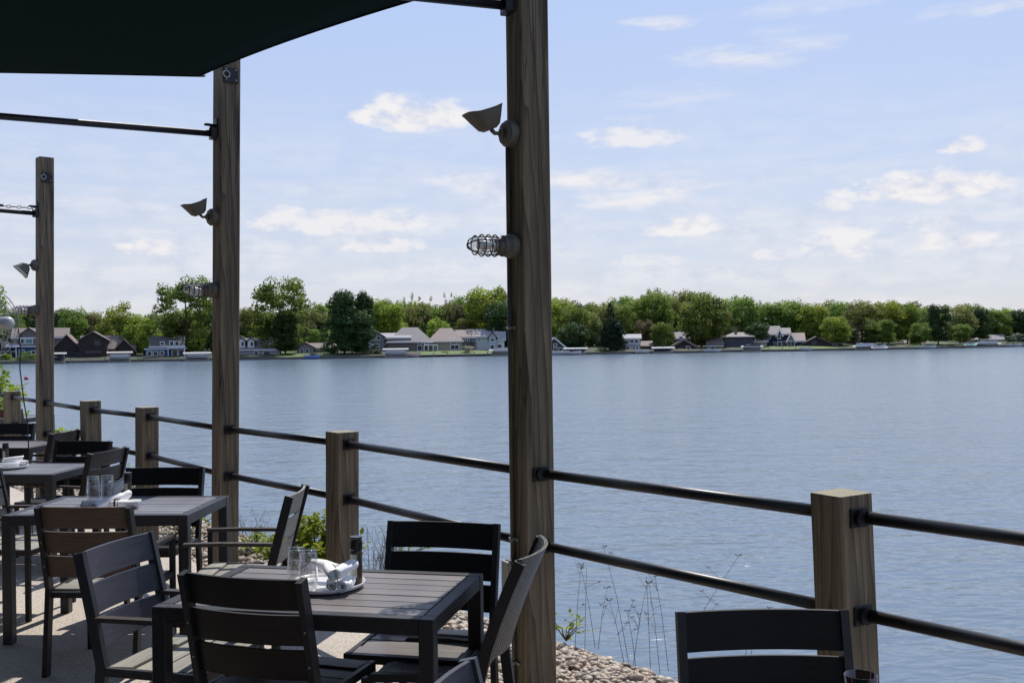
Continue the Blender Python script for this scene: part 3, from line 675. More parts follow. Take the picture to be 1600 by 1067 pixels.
def house(label, px, d, vols, wins=(), extras=(), name='lake_house', yaw=0):
    """vols: (px0, px1, py_eave, py_ridge, axis, wallmat, roofmat, y offset, depth); wins: (px0, px1, py0, py1, y offset, kind)"""
    p = shorept(px, d); m = p.y / FPX
    t = thing(name, label, 'house', p, -math.atan2(p.x, p.y) * .85 + yaw)
    zz = lambda py: zpix(p, py) - p.z + (0)
    # roll makes rows tilt: correct by evaluating height at the given column
    def lz(x, py):
        return zpix((p.x + (x - px) * m, p.y), py) - p.z
    lx = lambda x: (x - px) * m
    for (a, b, pe, pr, ax, wm, rm, yo, dp) in vols:
        xm = (a + b) / 2; wl, rf = gable(lx(a), lx(b), -1.2, lz(xm, pe), lz(xm, pr), yo, yo + dp, ax)
        wl.build('wall', M[wm], t); rf.build('roof', M[rm], t)
        if ax != 'flat':
            fa = MB(); fa.box(((lx(a) + lx(b)) / 2, yo - .50, lz(xm, pe) - .12 if ax != 'front' else lz(xm, pe) - .1), ((lx(b) - lx(a)) + (.9 if ax != 'front' else .0), .06, .22))
            if ax != 'front': fa.build('fascia', M['trim_white'] if wm not in ('wall_brown', 'wall_dark', 'wall_slate') else M['wall_taupe'], t)
    for (a, b, y0, y1, yo, kd) in wins:
        xm = (a + b) / 2; w_ = lx(b) - lx(a); z1 = lz(xm, y0); z0 = lz(xm, y1); h_ = z1 - z0; cx = (lx(a) + lx(b)) / 2; cz = (z0 + z1) / 2
        fr = MB(); ft = .13 if kd != 'plain' else .05
        for dx in (-1, 1): fr.box((cx + dx * (w_ / 2), yo - .06, cz), (ft, .1, h_ + ft))
        for dz in (-1, 1): fr.box((cx, yo - .062, cz + dz * h_ / 2), (w_ + ft * 1.6, .105, ft))
        nm = max(0, int(round(w_ / 1.1)) - 1)
        for k in range(nm): fr.box((cx - w_ / 2 + w_ * (k + 1) / (nm + 1), yo - .058, cz), (.09, .09, h_))
        f = fr.build('door' if kd == 'door' else 'window', M['trim_white'] if kd != 'plain' else M['wall_slate'], t)
        MB().box((cx, yo - .03, cz), (w_, .04, h_)).build('pane', M['pane_teal'] if kd == 'teal' else M['pane'], f)
    for (kind, a, b, y0, y1, yo, mt) in extras:
        xm = (a + b) / 2; z1 = lz(xm, y0); z0 = lz(xm, y1); w_ = lx(b) - lx(a); cx = (lx(a) + lx(b)) / 2
        if kind == 'chimney': MB().box((cx, yo + .5, (z0 + z1) / 2), (w_, .9, z1 - z0)).box((cx, yo + .5, z1 + .06), (w_ + .2, 1.1, .14)).build('chimney', M[mt], t)
        if kind == 'porch':
            q = MB(); q.box((cx, yo - 1.2, z1), (w_, 2.5, .22))
            for k in range(4): q.box((cx - w_ / 2 + .1 + (w_ - .2) * k / 3, yo - 2.35, (z0 + z1) / 2), (.16, .16, z1 - z0))
            q.build('porch', M[mt], t)
        if kind == 'deck':
            q = MB(); q.box((cx, yo - 1.0, z0), (w_, 2.0, .2)); q.box((cx, yo - 2.0, z1), (w_, .06, .1))
            for k in range(max(3, int(w_ / .5))): q.box((cx - w_ / 2 + w_ * k / max(2, int(w_ / .5) - 1), yo - 2.0, (z0 + z1) / 2), (.06, .05, z1 - z0))
            for dx in (-1, 1): q.box((cx + dx * (w_ / 2 - .1), yo - 1.9, z0 / 2 - .5), (.15, .15, z0 + 1))
            q.build('balcony', M[mt], t)
        if kind == 'skylight': MB().box((cx, yo, (z0 + z1) / 2), (w_, .12, z1 - z0), Matrix.Rotation(R(-52), 3, 'X')).build('skylight', M['canopy_white'], t)
        if kind == 'rake':   # white barge boards of a front gable: a,b sides, y0 apex, y1 eave
            q = MB()
            for sg in (-1, 1):
                ax_, az_ = cx, z1; bx_, bz_ = cx + sg * w_ / 2, z0
                q.bar([(ax_, yo - .52, az_ - .15), (bx_, yo - .52, bz_ - .15)], .08, .3, (0, 1, 0))
            q.build('barge_board', M[mt], t)
    return t
house('blue two-storey lake house with taupe upper gable and white trim, far left', 45, 16,
  [(22, 100, 527, 513, 'side', 'wall_taupe', 'roof_brown', 1.5, 9), (29, 88, 542, 540, 'flat', 'wall_blue', 'trim_white', .8, 8), (0, 30, 541, 539, 'flat', 'wall_navy', 'trim_white', 1, 8), (34, 56, 521, 513, 'front', 'wall_taupe', 'roof_grey', 1.0, 6)],
  [(33, 38, 529, 537, 1.0, 'w'), (40, 50, 529, 537, 1.0, 'teal'), (52, 58, 529, 537, 1.4, 'w'), (31, 38, 547, 556, .8, 'w'), (48, 54, 548, 553, .8, 'w'), (4, 27, 549, 560, 1.0, 'w'), (8, 16, 535, 539, 1.0, 'w')],
  [('deck', 3, 28, 537, 542, 1.0, 'trim_white')])
house('dark brown three-gabled lake house with broad brown roofs', 145, 14,
  [(82, 118, 546, 532, 'side', 'wall_brown', 'roof_brown', 3, 10), (84, 131, 549, 524, 'front', 'wall_brown', 'roof_brown', 0, 12), (126, 205, 546, 525, 'side', 'wall_brown', 'roof_brown', 4, 9), (126, 166, 531, 519, 'front', 'wall_brown', 'roof_brown', -1.5, 12), (174, 207, 549, 531, 'front', 'wall_brown', 'roof_brown', 1, 9)],
  [(120, 123, 551, 556, -0.01, 'plain'), (124, 127, 551, 556, -0.02, 'plain'), (135, 158, 548, 552, -1.52, 'plain'), (148, 157, 532, 540, -1.53, 'plain')], [('chimney', 104, 107, 524, 532, 6, 'wall_taupe')])
house('blue lake house with white framed screened porch, left of the second post', 258, 12,
  [(236, 284, 541, 526, 'side', 'wall_blue', 'roof_dark', 2, 8), (228, 270, 546, 544, 'flat', 'wall_blue', 'trim_white', .5, 6), (266, 288, 545, 543, 'flat', 'wall_navy', 'trim_white', 0, 6)],
  [(264, 270, 533, 541, 2, 'w'), (272, 278, 533, 541, 2, 'w'), (250, 256, 534, 539, 2, 'w'), (231, 238, 549, 556, .5, 'w'), (240, 247, 549, 556, .5, 'w'), (250, 256, 549, 554, .5, 'w'), (268, 276, 547, 559, 0, 'w'), (278, 286, 547, 559, 0, 'w')],
  [('deck', 262, 288, 540, 544, .6, 'trim_white')])
house('lilac-grey lake house with two dark dormers and long grey roof', 404, 12,
  [(368, 432, 546, 529, 'side', 'wall_lilac', 'roof_grey', 1, 10), (412, 434, 542, 528, 'front', 'wall_lilac', 'roof_grey', 2, 9), (371, 383, 532, 527, 'front', 'wall_white', 'roof_dark', 1.3, 5), (387, 397, 532, 528, 'front', 'wall_white', 'roof_dark', 1.3, 5), (422, 436, 549, 548, 'flat', 'wall_lilac', 'wall_lilac', -.5, 3)],
  [(377, 382, 534, 541, 1.3, 'w'), (391, 396, 534, 541, 1.3, 'w'), (397, 403, 549, 557, 1, 'w'), (411, 421, 549, 557, 1, 'w'), (420, 430, 537, 543, 2, 'w')])
house('low beige cottage with small gabled porch, left of the dark giant tree', 492, 16,
  [(464, 490, 543, 536, 'front', 'wall_lilac', 'roof_brown', 0, 7), (484, 522, 544, 537, 'side', 'wall_beige', 'roof_brown', 2, 8)],
  [(470, 474, 545, 553, 0, 'w'), (478, 482, 545, 553, 0, 'w'), (509, 514, 546, 554, 2, 'w'), (494, 497, 547, 552, 2, 'w')])
house('grey house with arched window half hidden by the dark giant tree', 590, 20,
  [(562, 600, 526, 514, 'front', 'wall_grey', 'roof_lightgrey', 1, 9), (566, 584, 541, 537, 'side', 'wall_grey', 'trim_white', -1, 5), (592, 640, 528, 521, 'side', 'wall_grey', 'roof_lightgrey', 2, 8)],
  [(582, 587, 525, 531, 1, 'w'), (589, 594, 525, 531, 1, 'w'), (597, 606, 529, 536, 2, 'w'), (597, 606, 539, 545, 2, 'w'), (608, 613, 529, 533, 2, 'w'), (568, 578, 538, 544, -1, 'w'), (582, 592, 538, 542, 1, 'w')])
house('large grey house with tall hipped roof behind the conifer', 640, 18,
  [(606, 674, 534, 511, 'hip', 'wall_taupe', 'roof_grey', 1, 13)],
  [(652, 659, 534.5, 538, 1, 'w'), (663, 669, 534.5, 538, 1, 'w'), (652, 659, 540, 548, 1, 'w'), (662, 668, 540, 548, 1, 'w')],
  [('porch', 662, 684, 539, 548, 1, 'trim_white')])
house('big tan house with wide hipped roof and two skylights', 707, 18,
  [(670, 722, 533, 512, 'hip', 'wall_tan', 'roof_tan', 1, 13), (714, 742, 527, 516, 'side', 'wall_grey', 'roof_tan', 3, 8), (716, 728, 534, 533, 'flat', 'wall_grey', 'roof_tan', 2.5, 5)],
  [(704, 714, 534.5, 537, 1, 'w'), (704, 717, 539, 546, 1, 'w'), (721, 725, 527, 532, 3, 'w'), (727, 731, 527, 532, 3, 'w'), (734, 738, 526, 535, 3, 'w')],
  [('skylight', 702.5, 705, 526, 530, 2.2, ''), ('skylight', 709, 711.5, 526, 530, 2.2, ''), ('deck', 732, 744, 530, 535, 3, 'wall_slate')])
house('white and pale blue victorian house with pointed turret gable', 763, 16,
  [(731, 758, 526, 515, 'side', 'wall_white', 'roof_lightgrey', 3, 9), (758, 776, 526, 518, 'side', 'wall_white', 'roof_lightgrey', 2, 7), (764, 775, 526, 519, 'front', 'wall_paleblue', 'roof_dark', 0, 6), (774, 788, 531, 519, 'side', 'wall_white', 'roof_lightgrey', 1, 6)],
  [(766, 773, 529, 533, 0, 'w'), (766, 772, 539, 546, 0, 'w'), (748, 750, 528, 533, 3, 'w'), (777, 784, 538, 546, 1, 'w'), (767.5, 771.5, 524, 527, 0, 'w')], [('chimney', 770, 773, 514, 522, 4, 'wall_taupe')])
house('white A-frame cottage with glazed gable beside the third post', 866, 10,
  [(848, 883, 542, 528, 'front', 'wall_slate', 'trim_white', 0, 8)],
  [(865, 870, 537, 541, 0, 'w'), (865, 870, 543, 548, 0, 'w'), (873, 878, 543, 548, 0, 'w'), (856, 862, 538, 548, 0, 'w')], [('rake', 847, 885, 527, 543, 0, 'trim_white')])
house('small white two-storey house with low brown wing, right of the dark evergreen', 990, 10,
  [(975, 1000, 529, 523, 'side', 'wall_white', 'roof_lightgrey', 1, 8), (977, 998, 540, 538, 'flat', 'wall_white', 'roof_lightgrey', -.5, 4), (1000, 1018, 541, 534, 'side', 'wall_dark', 'roof_brown', 2, 7)],
  [(985, 990, 531, 536, 1, 'w'), (992, 997, 531, 536, 1, 'w'), (979, 983, 541, 546, -.5, 'w'), (989, 992, 541, 546, -.5, 'w'), (994, 997, 541, 546, -.5, 'w')])
house('grey gabled house with red barn-like wing under the large oak', 1080, 30,
  [(1056, 1076, 529, 519, 'side', 'wall_lilac', 'roof_grey', 2, 8), (1075, 1108, 535, 525, 'side', 'wall_red', 'roof_brown', 4, 8)], [(1062, 1067, 526, 530, 2, 'w')])
house('tan shore cottage with low gable and carport', 1066, 10,
  [(1052, 1086, 540, 531, 'front', 'wall_dark', 'roof_tan', 0, 8)], [(1060, 1066, 541, 547, 0, 'plain'), (1072, 1078, 541, 547, 0, 'w')], [('rake', 1051, 1087, 530, 541, 0, 'roof_tan')])
house('little cottage with brown roof and white wall left of the hip-roofed house', 1118, 12,
  [(1106, 1128, 540, 529, 'side', 'wall_white', 'roof_brown', 1, 7)], [(1112, 1117, 541, 546, 1, 'w')])
house('dark blue-grey hip-roofed house with chimney', 1155, 12,
  [(1133, 1177, 526, 519, 'hip', 'wall_slate', 'roof_grey', 1, 11), (1177, 1198, 533, 530, 'side', 'wall_beige', 'roof_brown', 3, 6)],
  [(1139, 1146, 530, 535, 1, 'plain'), (1160, 1167, 530, 535, 1, 'plain')], [('chimney', 1149, 1153, 511, 521, 5, 'wall_taupe')])
house('navy house with white-trimmed steep gables and large windows', 1225, 14,
  [(1196, 1218, 523, 510, 'side', 'wall_navy', 'roof_grey', 2, 9), (1218, 1234, 522, 513, 'side', 'wall_navy', 'roof_grey', 3, 8), (1214, 1223, 524, 516, 'front', 'wall_navy', 'roof_grey', .5, 6), (1224, 1256, 533, 521, 'side', 'wall_navy', 'roof_tan', 3, 9), (1229, 1242, 533, 522, 'front', 'wall_navy', 'roof_grey', .3, 6)],
  [(1215, 1220, 523, 529, .5, 'w'), (1215, 1222, 534, 541, .5, 'w'), (1201, 1205, 525, 529, 2, 'w'), (1210, 1213, 534, 541, 1.9, 'w'), (1231, 1240, 529, 532, .3, 'w'), (1230, 1241, 533, 541, .3, 'w'), (1225, 1228, 534, 541, 3, 'w')],
  [('rake', 1213, 1224, 515, 525, .5, 'trim_white'), ('rake', 1228, 1243, 521, 534, .3, 'trim_white')])
house('long low dark brown house right of the navy house', 1276, 12,
  [(1254, 1298, 538, 527, 'front', 'wall_brown', 'roof_dark', 1, 9), (1296, 1316, 536, 531, 'side', 'wall_dark', 'roof_dark', 2, 7)], [(1301, 1307, 536, 541, 2, 'w'), (1268, 1276, 533, 539, 1, 'plain')])
house('weathered house hidden among trunks above the white canopies', 1345, 26, [(1326, 1366, 532, 519, 'side', 'wall_brick', 'roof_brown', 1, 9)], [(1338, 1344, 534, 539, 1, 'w')])
house('pale cottage glimpsed between trunks left of the dark tree', 1432, 24, [(1416, 1448, 538, 530, 'side', 'wall_brick', 'roof_brown', 1, 8)], [(1424, 1430, 539, 543, 1, 'w')])
house('grey cottage glimpsed under the trees above the long tan canopy', 1545, 26, [(1522, 1566, 531, 524, 'side', 'wall_grey', 'roof_grey', 1, 8)], [(1532, 1538, 531, 535, 1, 'w'), (1548, 1553, 531, 535, 1, 'w')])
house('white-gabled cottage at the far right edge', 1592, 24, [(1580, 1606, 528, 522, 'front', 'wall_white', 'roof_grey', 1, 8)], [(1590, 1596, 528, 532, 1, 'w')])

# ------------------------------------------------------------------ docks, lifts and boats across the lake
def lift(px, wpx, ctop, d, cm, label, boat=None, blabel=None, hm='hull_white'):
    p = shorept(px, d); m = p.y / FPX; w_ = wpx * m; zt = zpix(p, ctop); base = WATER - .6
    t = thing('boat_lift', label, 'boat lift', (p.x, p.y, WATER), -math.atan2(p.x, p.y))
    h = zt - WATER
    cb = MB(); prof = [(-.5, 0), (-.42, .16), (-.15, .30), (.15, .30), (.42, .16), (.5, 0)]
    poly = [(y * 3.2, z) for y, z in prof]
    vs = [(x, y, h - .4 + z) for x in (-w_ / 2, w_ / 2) for y, z in poly]; k = len(poly)
    cb.add(vs, [tuple(range(k)), tuple(range(2 * k - 1, k - 1, -1))] + [(i, (i + 1) % k, (i + 1) % k + k, i + k) for i in range(k)]); cb.build('canopy', M[cm], t)
    for sx_ in (-1, 1):
        for sy_ in (-1, 1): MB().box((sx_ * (w_ / 2 - .5), sy_ * 1.45, (h - .4) / 2 - .4), (.1, .1, h + .4)).build('leg', M['galv'], t)
    MB().box((0, 0, .25), (w_ * .8, 2.6, .12)).build('cradle', M['galv'], t)
    if boat: pboat(px, d, w_ * .82, blabel, hm, .55, boat)
    return t
def pboat(px, d, ln, label, hm='hull_white', z=.1, kind='runabout', rz=0):
    p = shorept(px, d); t = thing('boat' if kind == 'runabout' else 'pontoon_boat', label, 'boat', (p.x, p.y, WATER + z), -math.atan2(p.x, p.y) + rz)
    if kind == 'pontoon':
        for s in (-1, 1): MB().tube([(-ln / 2, s * .8, .25), (ln / 2 - .5, s * .8, .25), (ln / 2, s * .8, .42)], [.28, .28, .05], 8).build('float', M['galv'], t, True)
        MB().box((0, 0, .58), (ln * .98, 2.3, .1)).build('deck', M[hm], t)
        fe = MB(); fe.box((0, -1.12, .95), (ln * .9, .05, .6)); fe.box((0, 1.12, .95), (ln * .9, .05, .6)); fe.box((-ln * .45, 0, .95), (.05, 2.2, .6)); fe.build('side_panel', M[hm], t)
        MB().box((-ln * .2, .5, 1.0), (1.0, .9, .7)).box((ln * .2, -.3, .85), (1.6, .6, .4)).build('seat', M['canopy_tan'], t)
    else:
        mb = MB(); n_ = 9; secs = []
        for i in range(n_):
            u = i / (n_ - 1); x = (u - .5) * ln; b = .95 * (1 - max(0, (u - .55) / .45) ** 2.2) + .02; sh = .65 + .3 * u ** 2; kz = 0 + .35 * max(0, (u - .7) / .3) ** 2
            secs.append([(x, -b, sh), (x, -b * .8, kz + .2), (x, 0, kz), (x, b * .8, kz + .2), (x, b, sh)])
        vs = [v for s in secs for v in s]; fs = [(i * 5 + k, i * 5 + k + 1, (i + 1) * 5 + k + 1, (i + 1) * 5 + k) for i in range(n_ - 1) for k in range(4)]
        fs += [(i * 5 + 4, i * 5, (i + 1) * 5, (i + 1) * 5 + 4) for i in range(n_ // 2, n_ - 1)] + [(0, 1, 2, 3, 4)]
        mb.add(vs, fs).build('hull', M[hm], t)
        MB().add([(.3, -.75, .7), (.3, .75, .7), (-.1, .6, 1.2), (-.1, -.6, 1.2)], [(0, 1, 2, 3)]).build('windshield', M['pane'], t)
        MB().box((-.8, 0, .75), (.9, 1.3, .35)).build('seat', M['canopy_white'], t)
    return t
def dock(px0, px1, d, label):
    a, b = shorept(px0, d), shorept(px1, d); m = (a + b) / 2; ln = (b - a).length
    t = thing('dock', label, 'dock', (m.x, m.y, WATER), math.atan2(b.y - a.y, b.x - a.x))
    MB().box((0, 0, .45), (ln, 1.4, .12)).build('decking', M['dock_wood'], t)
    n_ = max(2, int(ln / 3))
    me = MB().box((0, 0, 0), (.14, .14, 1.9)).mesh('post'); me.materials.append(M['dock_wood'])
    for i in range(n_ + 1):
        o = bpy.data.objects.new('post', me); C.objects.link(o); o.parent = t; o.location = (-ln / 2 + ln * i / n_, -.72, .1)
lift(92, 22, 550, -3, 'canopy_white', 'boat lift with short white canopy beside the left post', 'runabout', 'dark covered boat under the short white canopy', 'hull_dark')
lift(187, 38, 548.5, -3, 'canopy_tan', 'boat lift with tan canopy in front of the brown chalet', 'pontoon', 'pontoon boat under the tan canopy by the brown chalet')
lift(308, 42, 549.5, -3, 'canopy_white', 'boat lift with white canopy just left of the second post', 'pontoon', 'pontoon boat under the white canopy left of the second post')
dock(84, 215, -2.0, 'long grey dock along the shore below the brown chalet')
dock(228, 330, -1.6, 'grey dock below the blue house with the screened porch')
pboat(487, -2.2, 3.6, 'small blue and white runabout moored by the beige cottage', 'hull_blue')
lift(618, 40, 543.5, -3, 'canopy_white', 'tall boat lift with flat white canopy left of the conifer', 'pontoon', 'red-seated pontoon boat on the lift left of the conifer')
pboat(641, -2.4, 4.0, 'small pale pink boat moored beside the tall lift', 'hull_pink')
dock(655, 760, -.8, 'narrow dock edging the bright lawn of the tan house')
lift(790, 52, 545, -3, 'canopy_white', 'boat lift with white canopy just left of the third post', 'pontoon', 'pontoon boat under the white canopy left of the third post')
lift(899, 38, 542.5, -2, 'canopy_white', 'boat lift with grey-white canopy in front of the A-frame cottage', 'runabout', 'boat in the shade of the canopy by the A-frame cottage', 'hull_dark')
pboat(870, -5, 4.2, 'white runabout nearest the third post', 'hull_white'); pboat(892, -6, 4.8, 'white covered boat in front of the A-frame canopy', 'hull_white')
lift(1036, 36, 541.5, -3, 'canopy_white', 'boat lift with pale green-white canopy below the dense round tree', 'runabout', 'dark boat under the pale canopy below the round tree', 'hull_dark')
pboat(1004, -2, 3.5, 'little white boat left of the pale canopy', 'hull_white')
dock(1056, 1128, -1.5, 'grey dock in front of the tan shore cottage')
pboat(1113, -3.5, 4.0, 'white boat at the dock left of the hip-roofed house', 'hull_white')
lift(1175, 34, 539.5, -3, 'canopy_white', 'dark boat lift with white-edged canopy in front of the hip-roofed house', 'pontoon', 'dark blue pontoon boat below the hip-roofed house', 'hull_dark')
dock(1200, 1262, -1.0, 'low dock at the lawn of the navy house')
pboat(1258, -1.5, 3.2, 'small white kayak-like boat on the navy house shore', 'hull_white')
lift(1352, 36, 539, -3, 'canopy_white', 'long white boat canopy right of the brown house', 'pontoon', 'pontoon boat under the long white canopy')
lift(1374, 24, 541, -7, 'canopy_white', 'second lower white boat canopy just right of the long one', 'runabout', 'white boat under the lower white canopy', 'hull_white')
pboat(1448, -2, 4.5, 'white boat moored below the dark solid tree', 'hull_white')
lift(1516, 18, 537, -3, 'canopy_teal', 'small boat lift with teal canopy', 'runabout', 'boat under the small teal canopy', 'hull_white')
lift(1543, 38, 535, -5, 'canopy_tan', 'long tan boat canopy near the right edge', 'pontoon', 'pontoon boat under the long tan canopy')
pboat(1584, -2, 4.0, 'white boat near the right edge shoreline', 'hull_white')
bp = at(41, 591, WATER + .15)
t = thing('buoy', 'small red buoy floating beyond the leafy shrub at left', 'buoy', (bp.x, bp.y, WATER))
MB().lathe([(0, -.2), (.16, -.15), (.24, .05), (.2, .25), (.08, .36), (0, .38)], 14).build('float', M['buoy_red'], t, True)
MB().tube([(0, 0, .36), (0, 0, .5)], .03, 6).build('top_ring', M['cap'], t)

# ------------------------------------------------------------------ near shore: patio, gravel, bank
HR = 1.07
raw = [('s', 19, 620, 611), ('T', 70, 629, 247), ('s', 141.5, 640.3, 626), ('s', 229.5, 650.5, 636), ('T', 352, 670, 60), ('s', 534.5, 692.5, 674), ('T', 832, 737.5, -60), ('s', 1316, 803.2, 769)]
posts = []
for kd, px, py, pt in raw:
    p = at(px, py, HR); posts.append([kd, p.x, p.y, pt, px])
d01 = Vector((posts[-1][1] - posts[-2][1], posts[-1][2] - posts[-2][2])); posts.append(['s', posts[-1][1] + d01.x, posts[-1][2] + d01.y, None, None])
d00 = Vector((posts[0][1] - posts[3][1], posts[0][2] - posts[3][2])) / 3
posts.insert(0, ['s', posts[0][1] + d00.x, posts[0][2] + d00.y, None, None])
LINE0 = Vector((posts[0][1], posts[0][2])); LINE1 = Vector((posts[-1][1], posts[-1][2]))
U = (LINE1 - LINE0).normalized(); N = Vector((-U.y, U.x));  N = N if N.y > 0 else -N     # N points to the lake
def rl(s, n, z=0):      # rail-line coordinates -> world
    q = LINE0 + U * s + N * n; return Vector((q.x, q.y, z))
LEN = (LINE1 - LINE0).length
mb = MB()
poly = [rl(-8, -.10), rl(LEN + 6, -.10), rl(LEN + 6, -9), rl(-8, -9)]
mb.add([(p.x, p.y, 0) for p in poly] + [(p.x, p.y, -.2) for p in poly], [(0, 1, 2, 3), (7, 6, 5, 4), (0, 4, 5, 1), (1, 5, 6, 2), (2, 6, 7, 3), (3, 7, 4, 0)])
tag(mb.build('patio', M['floor']), kind='structure')
vs = []; fs = []; pr = [(-.099, -.055), (.45, -.06), (.78, -.10), (1.0, -.30), (1.9, -1.2), (3.4, WATER - .5), (6, WATER - 2.5)]; ns = 60
for i in range(ns + 1):
    s = -10 + (LEN + 18) * i / ns
    for j, (n_, z) in enumerate(pr):
        q = rl(s, n_ + (0 if j < 1 else .06 * math.sin(i * 1.7 + j)), z + (.02 * math.sin(i * 2.3 + j * 2) if j > 1 else 0)); vs.append(q)
k = len(pr)
for i in range(ns):
    for j in range(k - 1): fs.append((i * k + j, (i + 1) * k + j, (i + 1) * k + j + 1, i * k + j + 1))
me = bpy.data.meshes.new('bank'); me.from_pydata([tuple(v) for v in vs], [], fs); tag(link('bank', me, M['earth']), kind='structure')
# pebbles
def pebbles(name, s0, s1, n0, n1, step, sub, label, seed, layers=2):
    r = np.random.default_rng(seed); bm = bmesh.new(); bmesh.ops.create_icosphere(bm, subdivisions=sub, radius=1)
    bv = np.array([v.co[:] for v in bm.verts]); bm.verts.index_update(); bf = np.array([[v.index for v in f.verts] for f in bm.faces]); bm.free()
    ss, nn = np.meshgrid(np.arange(s0, s1, step), np.arange(n0, n1, step)); ss = ss.ravel(); nn = nn.ravel()
    ss = np.tile(ss, layers); nn = np.tile(nn, layers); cnt = len(ss); lay = np.repeat(np.arange(layers), cnt // layers)
    ss = ss + r.uniform(-.55, .55, cnt) * step; nn = nn + r.uniform(-.55, .55, cnt) * step
    zb = np.interp(nn, [a for a, b in pr], [b for a, b in pr]) + lay * step * .34 + r.uniform(-.2, .35, cnt) * step
    Vv = np.empty((cnt, len(bv), 3)); sz = step * .62 * r.lognormal(0, .22, cnt)
    for i in range(cnt):
        b = bv * np.array([1.15, .85, .58]) * sz[i]; b = b * (1 + .12 * np.sin(bv * r.uniform(2, 4) + r.uniform(0, 6)))
        e = Euler((r.uniform(-.5, .5), r.uniform(-.5, .5), r.uniform(0, 6.28))).to_matrix(); Vv[i] = b @ np.array(e).T
    wx_ = LINE0.x + U.x * ss + N.x * nn; wy_ = LINE0.y + U.y * ss + N.y * nn
    Vv += np.stack([wx_, wy_, zb], 1)[:, None, :]
    F = (bf[None] + (np.arange(cnt) * len(bv))[:, None, None]).reshape(-1, 3)
    me = bpy.data.meshes.new(name); me.from_pydata(Vv.reshape(-1, 3).tolist(), [], F.tolist())
    at_ = me.attributes.new('tone', 'FLOAT', 'POINT'); at_.data.foreach_set('value', np.repeat(r.random(cnt), len(bv)).astype(np.float32))
    o = link(name, me, M['stone'], None, True); tag(o, label, 'gravel', kind='stuff'); return o
Ls = lambda X, Y: (Vector((X, Y)) - LINE0).dot(U)
sT3 = Ls(posts[7][1], posts[7][2]); sT2 = Ls(posts[5][1], posts[5][2])
pebbles('gravel', sT2 - .5, LEN + 2, -.09, 1.05, .036, 2, 'tan and brown rounded river pebbles in a strip along the posts', 3)
pebbles('gravel', -4, sT2 - .5, -.09, 1.05, .055, 1, 'rounded river pebbles further along the strip, behind the distant tables', 4)
pebbles('gravel', -4, LEN + 3, 1.05, 3.6, .16, 1, 'larger stones covering the slope down to the water', 6, 1)

# ------------------------------------------------------------------ posts, rails, lamps
PW = .152
def post_mesh(h, w_, lean, z0=-.35, wave=0):
    mb = MB(); zz = [z0] + [z0 + (h - z0) * i / 14 for i in range(1, 14)] + [h - .006, h]; bv = .007; rnd = random.Random(int(h * 1000))
    sect = [(-.5, -.5 + bv / w_), (-.5 + bv / w_, -.5), (.5 - bv / w_, -.5), (.5, -.5 + bv / w_), (.5, .5 - bv / w_), (.5 - bv / w_, .5), (-.5 + bv / w_, .5), (-.5, .5 - bv / w_)]
    vs = []
    for i, z in enumerate(zz):
        k = w_ * (1 - (.02 if i == len(zz) - 1 else 0)); jx = rnd.uniform(-1, 1) * .0012
        for x, y in sect: vs.append((x * k + jx, y * k + jx * .6, z))
    n = 8; fs = [tuple(reversed(range(n))), tuple((len(zz) - 1) * n + j for j in range(n))] + [(i * n + j, i * n + (j + 1) % n, (i + 1) * n + (j + 1) % n, (i + 1) * n + j) for i in range(len(zz) - 1) for j in range(n)]
    mb.add(vs, fs); me = mb.mesh('post')
    me.materials.append(M['post']); me.materials.append(M['post_end'])
    for p in me.polygons:
        if p.normal.z > .9 and p.center.z > h - .02: p.material_index = 1
    return me
faceang = {19: 20, 70: 16, 141.5: 20, 229.5: 22, 352: 21, 534.5: 31, 832: 28, 1316: 45}
railing = thing('railing', 'black pipe railing on short square timber posts running along the lake', 'railing', (0, 0, 0))
lab_T = {70: 'tall timber post farthest left, bare square top above its black bracket', 352: 'tall timber post second from left, tied to the shade sail corner', 832: 'thickest, nearest tall timber post at the centre of the photo'}
POST = {}; LEAN = {}
def pc(px, z): c = POST[px][2]; return Vector((c.x + LEAN[px] * (z - 1), c.y, 0))
for i, (kd, X, Y, pt, px) in enumerate(posts):
    rayang = math.degrees(math.atan2(X, Y)); fa = faceang.get(px, 30)
    yaw = R(fa - rayang)        # angle of the rail-face direction; face normal toward viewer-right
    # local -Y axis (rail face) points along d = (sin(phi), -cos(phi))
    phi = R(fa) - R(rayang)
    lean = {70: .013, 352: .017, 832: .0, 1316: -.030, 534.5: .010, 229.5: .012}.get(px, 0)
    h = zpix((X, Y), pt) if pt is not None else 1.2
    if kd == 'T': h = min(h, 3.9) if px != 70 else h
    me = post_mesh(h, PW, lean)
    if kd == 'T':
        o = link('timber_post', me); tag(o, lab_T[px], 'post', 'tall timber posts holding the shade sail')
        o.location = (X, Y, 0)
    else:
        o = link('post', me, None, railing); o.location = (X, Y, 0)
    o.rotation_euler = (0, lean * (-1 if True else 1), phi)
    # lean about world Y axis, then yaw in place
    o.rotation_mode = 'QUATERNION'
    o.rotation_quaternion = (Matrix.Rotation(lean, 3, 'Y') @ Matrix.Rotation(phi, 3, 'Z')).to_quaternion()
    off = Matrix.Rotation(lean, 3, 'Y') @ Vector((0, 0, 1.0)); o.location = (X - off.x, Y, 0)
    POST[px] = (o, phi, Vector((X, Y)), h); LEAN[px] = lean
pl = [POST[p[4]] if p[4] is not None else None for p in posts]
def mid(i): return Vector((posts[i][1], posts[i][2]))
